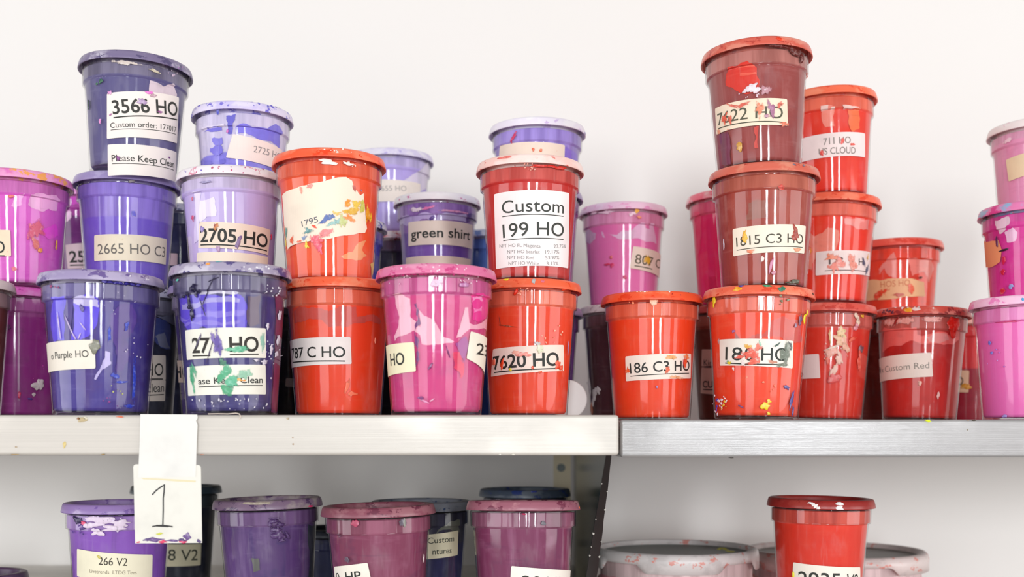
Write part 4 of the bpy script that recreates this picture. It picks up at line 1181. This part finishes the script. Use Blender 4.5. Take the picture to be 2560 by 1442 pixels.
c_1815.film((148, 84, 70), [(1872, 508), (1912, 500), (1918, 545), (1866, 550)], .15)
c_1815.label([(1832, 573), (2014, 565), (2010, 634), (1833.5, 641)], (247, 234, 214), (240, 160, 120), .4, ink=(70, 66, 52), texts=(T('1815 C3 HO', 1842, 617, 2006, 609.7, 23, 0, 8, 1.8),))
for q in (((238, 190, 60), 1863, 594, 7, 12, .2), ((240, 170, 50), 1860, 588, 3, 12, -.4), ((166, 62, 44), 1988, 582, 8, 20, .35), ((168, 64, 46), 1984, 594, 8, 7, 0), ((240, 140, 100), 1876, 628, 12, 4, 0), ((240, 160, 120), 1993, 624, 14, 4, 0), ((214, 214, 230), 1811, 612, 3, 11, -.1), ((206, 130, 160), 1927, 665, 4, 20, -.2), ((200, 130, 150), 1934, 682, 6, 6, 0), ((236, 214, 206), 1906, 647, 4, 9, -.1), ((80, 80, 60), 1985, 704, 24, 5, .1), ((220, 90, 80), 1954, 468, 7, 6, 0)): c_1815.splat(*q, thick=.0004, rag=.6)
c_1815.flick((110, 110, 130), 1990, 412, 40, 4, 3, 'lid', asp=.2).done()
c_7622 = tub('brown-red container with a reddened 7622 HO label, top of the tall stack', 1890, 274, 88, 1.165, c_1815, (146, 56, 52), (176, 96, 86), ((214, 96, 78), (226, 136, 116), (186, 66, 54), 0.45), fill=.795, amp=.001, streak=.7, bx=1897, dark=(130, 46, 50))
c_7622.film((214, 40, 20), [(1820, 168), (1868, 152), (1892, 170), (1900, 205), (1895, 228), (1850, 232), (1815, 215)], .12).film((226, 84, 62), [(1845, 165), (1884, 160), (1888, 166), (1846, 172)], .05).film((226, 84, 62), [(1850, 184), (1890, 180), (1892, 186), (1850, 190)], .05).film((200, 60, 50), [(1885, 318), (1897, 316), (1896, 370), (1886, 370)], .15).film((120, 40, 70), [(1800, 335), (1820, 330), (1828, 410), (1806, 412)], .1)
c_7622.label([(1788, 272), (1967.5, 248), (1969, 315), (1792, 337)], (246, 226, 200), (230, 120, 90), .75, ink=(84, 84, 66), texts=(T('7622 HO', 1796, 314, 1956, 297.5, 29, 0, 7, 2.5),))
for q in (((232, 90, 60), 1812, 298, 8, 14, -.4), ((226, 96, 70), 1826, 300, 6, 12, .4), ((236, 130, 90), 1900, 272, 12, 16, 0), ((170, 104, 140), 1928, 272, 9, 17, .3), ((180, 110, 140), 1918, 290, 8, 6, 0), ((226, 110, 90), 1950, 262, 10, 7, .4), ((230, 120, 90), 1960, 310, 12, 6, 0), ((226, 100, 80), 1830, 264, 16, 5, -.4), ((236, 150, 110), 1798, 330, 8, 6, 0), ((226, 100, 80), 1858, 262, 20, 5, .3)): c_7622.splat(*q, thick=.0003, rag=.8)
for q in ((1880, 218, 15, 8, .1), (1888, 225, 12, 8, 0), (1868, 226, 10, 6, .3)): c_7622.splat((232, 214, 220), *q, rag=.7)
c_7622.flick((226, 200, 210), 1880, 232, 40, 16, 2.4, asp=.4).splat((190, 130, 140), 1915, 225, 14, 12, rag=.5, thick=.0003).splat((206, 150, 60), 1849, 367, 10, 11, rag=.4)
for q in ((1945, 115, 26, 5, -.1), (1985, 130, 20, 9, -.5), (2003, 145, 8, 12, 0), (1960, 108, 10, 6, 0), (1975, 122, 12, 6, 0)): c_7622.splat((96, 28, 22), *q, thick=.0018, rag=.6)
c_7622.splat((236, 60, 20), 1952, 97, 11, 4, layer='lid').done()

c_lowred = tub('red container with a yellowish-white ink splash, right of the tall stack base', 2073, 231, 755, 1.31, ZR, (222, 46, 22), (214, 84, 70), ((228, 92, 78), (236, 120, 104), (206, 66, 54), 0.4), fill=.79, amp=.001, streak=.6, bx=2065, dark=(196, 30, 12))
c_lowred.label([(1960, 896), (2047.5, 884.5), (2051, 945), (1962, 952)], (246, 222, 216), (236, 150, 150), .35, texts=(T('HO', 1985, 943, 2009, 941, 10),))
for q in (((238, 204, 150), 2104, 832, 11, 14, -.2), ((240, 190, 150), 2098, 850, 12, 12, 0), ((238, 176, 146), 2112, 860, 9, 20, .4), ((238, 170, 150), 2078, 880, 14, 14, .5), ((238, 190, 170), 2098, 895, 8, 18, .3), ((236, 190, 170), 2085, 925, 7, 18, -.3), ((244, 220, 200), 2082, 868, 18, 3, .3), ((240, 200, 140), 2075, 842, 3, 14, .1), ((244, 214, 190), 2143, 797, 6, 14, .2), ((240, 170, 40), 2155, 790, 5, 4, 0), ((240, 160, 170), 2138, 818, 6, 9, 0), ((120, 80, 90), 2152, 872, 10, 8, .5), ((236, 96, 70), 2130, 848, 12, 4, .4), ((230, 110, 90), 2068, 900, 6, 8, 0), ((236, 90, 70), 2148, 900, 7, 26, .1), ((226, 84, 80), 2086, 945, 20, 12, 0)): c_lowred.splat(*q, thick=.0004, rag=.7)
c_lowred.flick((240, 190, 170), 2090, 880, 40, 18, 2.2).done()
c_18 = tub('red-orange container with an orange-smeared 18 H label, middle of the second stack', 2079, 240, 478, 1.31, c_lowred, (234, 48, 14), (238, 92, 66), ((244, 104, 74), (248, 134, 104), (230, 72, 44), 0.4), fill=.79, amp=.001, streak=.6, bx=2070, dark=(222, 34, 6))
c_18.film((240, 130, 110), [(2020, 580), (2036, 590), (2070, 568), (2096, 575), (2090, 625), (2040, 630), (2030, 675), (2018, 670)], .15).film((236, 130, 120), [(2110, 546), (2178, 548), (2170, 575), (2140, 572), (2112, 560)], .1)
c_18.label([(2040, 630), (2174.6, 630), (2173, 691), (2039, 689)], (246, 224, 218), (238, 140, 110), .6, ink=(96, 76, 74), texts=(T('18', 2072, 661, 2108, 659, 17, 0), T('H', 2146, 663, 2158, 663, 17), T('', 2062, 675, 2166, 677, 10, 0, 1, 2)))
for q in (((240, 130, 90), 2080, 643, 18, 8, .2), ((240, 120, 96), 2085, 668, 14, 14, 0), ((240, 130, 112), 2098, 656, 14, 14, 0), ((238, 140, 120), 2130, 655, 16, 18, .3), ((76, 76, 110), 2166, 675, 7, 14, -.2), ((240, 180, 90), 2168, 642, 4, 8, 0), ((90, 86, 110), 2158, 655, 6, 12, .4), ((244, 150, 60), 2026, 625, 6, 8, 0)): c_18.splat(*q, thick=.0003, rag=.7)
c_18.done()
c_711 = tub('red-orange container labelled 711 HO US CLOUD, top of the second stack', 2068, 240, 210, 1.31, c_18, (228, 44, 14), (240, 92, 62), ((250, 112, 76), (250, 140, 106), (236, 80, 50), 0.35), fill=.79, amp=.002, streak=.6, bx=2074, dark=(216, 30, 6))
c_711.film((246, 130, 112), [(2052, 264), (2072, 262), (2088, 266), (2086, 315), (2064, 318), (2054, 295)], .1).film((252, 200, 190), [(2052, 265), (2071, 262), (2070, 275), (2053, 279)], .05).film((252, 200, 190), [(2078, 267), (2087, 266), (2086, 274), (2076, 276)], .05).film((246, 110, 60), [(2118, 275), (2150, 272), (2148, 320), (2130, 330), (2120, 300)], .12).film((252, 196, 186), [(2106, 262), (2150, 268), (2130, 272), (2108, 274)], .05)
c_711.label([(1995, 350), (2162, 333.7), (2162, 393.6), (1998, 408)], (247, 228, 224), (240, 190, 190), .3, ink=(140, 130, 124), texts=(T('711 HO', 2059, 362.7, 2126.4, 358, 16, .006), T('US CLOUD', 2047.5, 388.6, 2138, 384.5, 16, .006)))
c_711.splat((240, 84, 70), 2106, 352, 5, 8, thick=.0002).splat((236, 80, 70), 2055, 382, 5, 8, thick=.0002).splat((238, 80, 60), 2131, 361, 7, 3).done()
s_26 = hidden(2222, 1.435, ZR, 0.1535, 'dark brown-red container in the shadowed gap left of Custom Red', (112, 26, 14), RED_L)
c_hos = tub('short red-orange container with pale pink smears and an inked-over beige label', 2241, 224, 592, 1.435, s_26, (238, 60, 24), (236, 80, 50), ((238, 96, 80), (246, 130, 110), (226, 70, 50), 0.45), fill=.86, amp=.01, streak=.6)
c_hos.film((246, 140, 128), [(2197, 672), (2216, 649), (2235, 630), (2242, 649), (2242, 696), (2223, 691), (2211, 670), (2199, 686)], .1).film((246, 132, 118), [(2270, 644), (2329, 644), (2334, 672), (2322, 708), (2310, 680), (2280, 690)], .1)
c_hos.label([(2150, 699), (2180, 699), (2200, 701), (2280, 696), (2310, 705), (2313, 740), (2250, 744), (2171, 752), (2150, 752)], (240, 190, 140), (238, 110, 70), .7, ink=(214, 130, 90), poly=True, texts=(T('HOS HO', 2202, 719, 2275, 714, 15),))
c_hos.splat((236, 80, 50), 2200, 735, 20, 9, .5, thick=.0003).splat((200, 70, 40), 2248, 737, 16, 5, thick=.0003).splat((90, 30, 20), 2301, 694, 5, 3, .4).splat((240, 100, 60), 2278, 722, 9, 12, thick=.0003).done()
c_custom = tub('red container with a Custom Red label and an ink-crusted lid', 2305, 233, 764, 1.31, ZR, (196, 28, 18), (214, 90, 78), ((210, 80, 66), (232, 140, 126), (150, 50, 50), 0.55), fill=.79, amp=.002, streak=.6, bx=2297, dark=(166, 16, 10))
c_custom.film((234, 100, 92), [(2210, 818), (2291, 818), (2293, 836), (2304, 840), (2338, 830), (2366, 831), (2373, 840), (2395, 828), (2404, 824), (2396, 850), (2382, 861), (2360, 862), (2329, 858), (2302, 860), (2280, 851), (2253, 864), (2227, 866), (2207, 882)], .06).film((226, 140, 134), [(2316, 842), (2350, 832), (2366, 834), (2372, 850), (2350, 858), (2322, 854)], .1)
for q in ((2222, 806, 20, 9), (2262, 802, 26, 9), (2330, 798, 24, 8)): c_custom.splat((238, 160, 148), *q, rag=.3, thick=.0003)
c_custom.splat((220, 30, 14), 2385, 815, 22, 20, rag=.6, thick=.0006).splat((150, 20, 14), 2240, 805, 3, 14, -.5)
c_custom.label([(2180, 899), (2327.6, 881), (2332.7, 941), (2182, 957)], (246, 230, 216), (238, 200, 180), .25, ink=(150, 142, 132), texts=(T('x Custom Red', 2205.5, 932.5, 2323, 920, 15, 0),))
c_custom.splat((26, 36, 36), 2202, 925, 2.5, 8).splat((244, 190, 170), 2300, 958, 4, 7).splat((244, 190, 180), 2345, 988, 4, 9)
c_custom.splat((240, 160, 30), 2270, 774, 10, 6, layer='lid').splat((240, 214, 206), 2290, 772, 8, 5, layer='lid').flick((90, 40, 60), 2215, 778, 25, 8, 3, 'lid', asp=.2).flick((244, 220, 214), 2280, 768, 60, 8, 2.4, 'lid', asp=.08).done()
c_crim = tub('red and crimson container with yellow-stained label end, between Custom Red and the pink stack', 2415, 216, 790, 1.51, ZR, (160, 10, 40), (236, 30, 30), ((246, 170, 150), (250, 200, 186), (230, 100, 90), 0.4), fill=.52, amp=.001, streak=.4)
c_crim.label([(2340, 924), (2423, 926), (2421, 981), (2340, 979)], (238, 196, 160), (232, 170, 90), .4, texts=(T('HO', 2378, 962, 2408, 962, 20, .01),)).splat((222, 150, 40), 2415, 966, 13, 7, rag=.5).done()
c_pink = tub('pink container with tiny blue ink spots at the right frame edge', 2564, 266, 734, 1.2, ZR, (252, 108, 184), (248, 130, 196), ((250, 176, 218), (252, 204, 230), (244, 140, 200), 0.4), fill=.80, amp=.001, streak=.25, dark=(246, 90, 172))
c_pink.splat((120, 120, 214), 2475, 857, 5, 5).splat((120, 120, 214), 2480, 882, 4, 4).splat((214, 60, 120), 2525, 804, 28, 2, .0, thick=.0003).splat((170, 150, 220), 2512, 1040, 8, 4).flick((180, 120, 210), 2490, 900, 30, 5, 1.6).splat((90, 170, 220), 2558, 748, 4, 4, layer='lid').done()
c_magR = tub('magenta container with orange label edge and pink-blue smeared lid, middle of the right edge stack', 2582, 257, 496, 1.24, c_pink, (216, 44, 150), (226, 60, 160), ((238, 130, 185), (150, 190, 225), (226, 70, 150), 0.5), fill=.80, amp=.01, streak=.9, dark=(200, 20, 130))
c_magR.film((246, 205, 222), [(2488, 552), (2510, 544), (2523, 541), (2524, 560), (2512, 572), (2500, 585), (2492, 575)], .12).film((246, 190, 220), [(2512, 580), (2530, 568), (2544, 580), (2540, 602), (2518, 606)], .12)
c_magR.label([(2440, 602), (2496, 600), (2505, 625), (2500, 655), (2480, 668), (2444, 672)], (246, 160, 110), (240, 120, 90), .5, poly=True)
c_magR.splat((90, 20, 80), 2493, 604, 4, 13).splat((40, 20, 40), 2510, 625, 14, 3, .1).splat((206, 20, 60), 2508, 680, 7, 7).splat((206, 30, 50), 2507, 728, 9, 7).splat((150, 160, 214), 2528, 716, 7, 6).splat((206, 20, 70), 2510, 650, 6, 10).done()
c_ltpink = tub('light pink container with a beige label, top of the right edge stack', 2600, 248, 286, 1.29, c_magR, (250, 156, 194), (250, 170, 204), ((252, 240, 238), (252, 246, 244), (246, 210, 220), 0.2), fill=.8, amp=.002, streak=.3)
c_ltpink.label([(2515, 400), (2570, 380), (2574, 436), (2522, 454)], (244, 220, 180), (226, 190, 120), .6)
c_ltpink.splat((252, 210, 224), 2520, 352, 16, 5, .15, rag=.3, thick=.0003).done()

# ------------------------------------------------------------------ containers, lower shelf
LG = 'ink containers on the lower shelf'
c_266 = tub('violet container labelled 266 V2, behind the hanging number card', 299, 274, 1262, 1.165, ZLOW, (132, 78, 178), (150, 110, 184), ((150, 122, 180), (180, 160, 200), (120, 90, 160), 0.4), fill=.80, amp=.004, streak=.5, group=LG)
c_266.label([(193, 1371), (381, 1386), (380, 1450), (193, 1440)], (240, 232, 204), (230, 214, 160), .35, ink=(64, 58, 46), texts=(T('266 V2', 247, 1410.6, 317.5, 1414, 19),))
bm = bmesh.new()
c_266.text_into(bm, 'Livetrends  LTDG Tees', (224.7, 1431), (341, 1435), 9)
slice_u(bm, .003); c_266.bend(bm, .00052)
from_bm('lettering', bm, simple((150, 140, 120), .6, key='print'), [o for o in c_266.e.children if o.name.startswith('label')][0], False)
c_266.splat((40, 26, 70), 195, 1300, 13, 9, rag=.6, thick=.001).splat((236, 90, 130), 209, 1307, 6, 5, rag=.5, thick=.001)
for q in ((250, 1299, 40, 8, -.02), (230, 1312, 26, 7, 0), (300, 1308, 24, 8, 0), (285, 1320, 28, 7, 0), (245, 1330, 14, 10, 0)): c_266.splat((226, 206, 226), *q, rag=.7, thick=.0006)
c_266.flick((90, 56, 140), 205, 1330, 22, 8, 3).splat((60, 40, 110), 208, 1322, 8, 2, .3).splat((206, 190, 90), 248, 1392, 6, 3, -.6).flick((220, 200, 230), 260, 1310, 60, 14, 3, asp=.4).done()
c_8v2 = tub('black-navy container with an 8 V2 label, mostly hidden by the number card', 441, 222, 1218, 1.43, ZLOW, (14, 18, 40), (24, 34, 44), ((40, 52, 62), (80, 92, 104), (20, 28, 34), 0.4), fill=.8, streak=.5, group=LG)
c_8v2.label([(360, 1356), (503, 1359), (501, 1412), (360, 1412)], (216, 208, 176), (190, 180, 140), .3, ink=(48, 52, 40), texts=(T('2', 398, 1400, 412, 1400, 27), T('8 V2', 420, 1400, 493, 1399.7, 27, .004))).done()
c_low_purple = tub('dark purple container with a wrinkled drip below its lid, lower shelf', 678, 271, 1252, 1.18, ZLOW, (84, 52, 110), (98, 62, 116), ((128, 104, 128), (160, 146, 146), (84, 60, 96), 0.5), fill=.8, amp=.001, streak=.9, roll=-1.6, group=LG, dark=(58, 40, 100))
c_low_purple.film((44, 48, 66), [(770, 1310), (795, 1308), (790, 1400), (784, 1445), (770, 1445)], .1).film((96, 96, 92), [(628, 1394), (648, 1396), (650, 1425), (634, 1430)], .06)
for q in ((683, 1303, 10, 6, 0), (700, 1312, 9, 8, .4), (690, 1324, 12, 7, 0), (696, 1338, 16, 12, 0), (704, 1350, 8, 5, 0), (686, 1296, 12, 3, 0), (676, 1312, 4, 10, .3), (718, 1338, 4, 10, .6)): c_low_purple.splat((92, 64, 114), *q, rag=.5, thick=.0022)
c_low_purple.splat((236, 50, 110), 776, 1265, 8, 2.5, layer='lid').splat((170, 156, 140), 640, 1258, 30, 4, layer='lid').done()
c_low_navy_s = hidden(842, 1.46, ZLOW, -0.121, 'small dark navy container in the shadowed gap left of the wine-red one', (24, 32, 78), ((20, 26, 36), (40, 46, 60), (14, 18, 30), .4), group=LG)
c_wine = tub('wine-red container with 0 HP on its white label, lower shelf', 954, 286, 1270, 1.12, ZLOW, (122, 44, 76), (134, 56, 84), ((140, 76, 92), (160, 104, 114), (110, 50, 70), 0.45), fill=.8, amp=.001, streak=.8, roll=-1.4, group=LG, dark=(92, 34, 72))
c_wine.label([(836, 1416), (919, 1406), (928, 1450), (838, 1462)], (246, 238, 224), (232, 224, 205), .2, ink=(30, 36, 28), texts=(T('0', 843, 1454, 851, 1453, 22), T('HP', 866, 1452, 904, 1449, 22, .01)))
c_wine.splat((90, 80, 96), 1005, 1305, 10, 9, rag=.3, thick=.0003).splat((140, 140, 130), 1010, 1306, 3, 13, rag=.2).splat((90, 70, 90), 868, 1398, 9, 7, rag=.4, thick=.0003).splat((226, 200, 200), 1058, 1395, 3, 10).splat((180, 70, 100), 888, 1308, 9, 10, rag=.4).splat((100, 60, 80), 850, 1338, 7, 5, thick=.0003).splat((240, 220, 214), 842, 1265, 4, 3, layer='lid').done()
c_ntures = tub('dark navy container with a Custom ntures label, behind the wine-red one', 1053, 256, 1258, 1.25, ZLOW, (22, 22, 74), (22, 20, 44), ((96, 98, 108), (120, 122, 130), (44, 60, 90), 0.5), fill=.62, amp=.02, streak=.7, group=LG)
c_ntures.film((96, 98, 88), [(1098, 1322), (1120, 1308), (1140, 1300), (1150, 1300), (1148, 1330), (1090, 1335)], .15)
c_ntures.label([(1030, 1339), (1145.5, 1325), (1143.7, 1387), (1030, 1400)], (232, 222, 190), (220, 205, 160), .25, ink=(44, 48, 36), texts=(T('Custom', 1069, 1359, 1134, 1352.6, 15), T('ntures', 1081, 1386, 1128, 1382, 15))).done()
c_plum = tub('plum container with streaky sides and white label, rightmost of the left lower shelf', 1308, 287, 1259, 1.12, ZLOW, (116, 40, 80), (128, 62, 92), ((160, 98, 114), (194, 140, 146), (120, 54, 76), 0.5), fill=.8, amp=.001, streak=.9, pitch=-2.8, group=LG, dark=(96, 32, 74))
c_plum.label([(1278, 1414), (1428, 1426), (1428, 1500), (1274, 1490)], (248, 240, 228), (236, 228, 215), .2, ink=(40, 44, 34), texts=(T('20 V2', 1303, 1470, 1404, 1474, 32, .006),))
c_plum.splat((108, 104, 112), 1358, 1308, 7, 5, rag=.3).splat((236, 120, 70), 1448, 1268, 4, 3, layer='lid').splat((190, 10, 80), 1310, 1285, 5, 2).done()
c_low_back = tub('dark blue-grey lidded container behind the plum one, beside the angle post', 1312, 230, 1226, 1.4, ZLOW, (44, 56, 96), (40, 48, 76), ((70, 80, 96), (104, 112, 124), (44, 60, 120), 0.5), fill=.8, streak=.6, group=LG)
c_low_back.splat((40, 54, 150), 1336, 1226, 8, 5, .4, layer='lid').splat((110, 116, 80), 1375, 1222, 10, 4, layer='lid').done()
c_low_l = tub('dark plum lid just rising into the bottom left corner', -64, 252, 1446, 1.25, ZLOW, (70, 40, 80), (80, 50, 90), ((90, 60, 96), (110, 84, 116), (60, 40, 70), .4), group=LG, fill=.8)
c_low_l.done()
s_low_red = hidden(2047, 1.225, ZLOWR, -0.2035, 'red container below the lone 2935 red one, under the frame edge', (200, 40, 20), RED_L, group=LG)
c_2935 = tub('red container with white-chipped lid and a 2935 V2 label, alone on the lower right', 2047, 263, 1251, 1.225, s_low_red, (216, 40, 10), (196, 50, 30), ((158, 44, 40), (170, 60, 52), (140, 34, 32), 0.35), fill=.80, amp=.001, streak=.35, group=LG, roll=.9, dark=(196, 24, 4))
c_2935.label([(1983, 1404.8), (2150, 1417), (2150, 1500), (1980, 1490)], (246, 236, 222), (236, 220, 200), .2, ink=(40, 44, 36), texts=(T('2935', 1996.4, 1462, 2099, 1468, 35, .008), T('V2', 2113, 1468, 2142, 1469, 34)))
c_2935.splat((246, 230, 60), 1984, 1438, 4, 10).splat((250, 240, 236), 2036, 1263, 6, 6, .4, layer='lid', rag=.7).splat((250, 240, 236), 2045, 1269, 5, 4, layer='lid', rag=.7).splat((246, 236, 232), 2026, 1257, 6, 3, layer='lid', rag=.7).splat((246, 240, 238), 2099, 1270, 9, 6, layer='lid').splat((240, 234, 232), 2100, 1259, 8, 5, layer='lid').done()
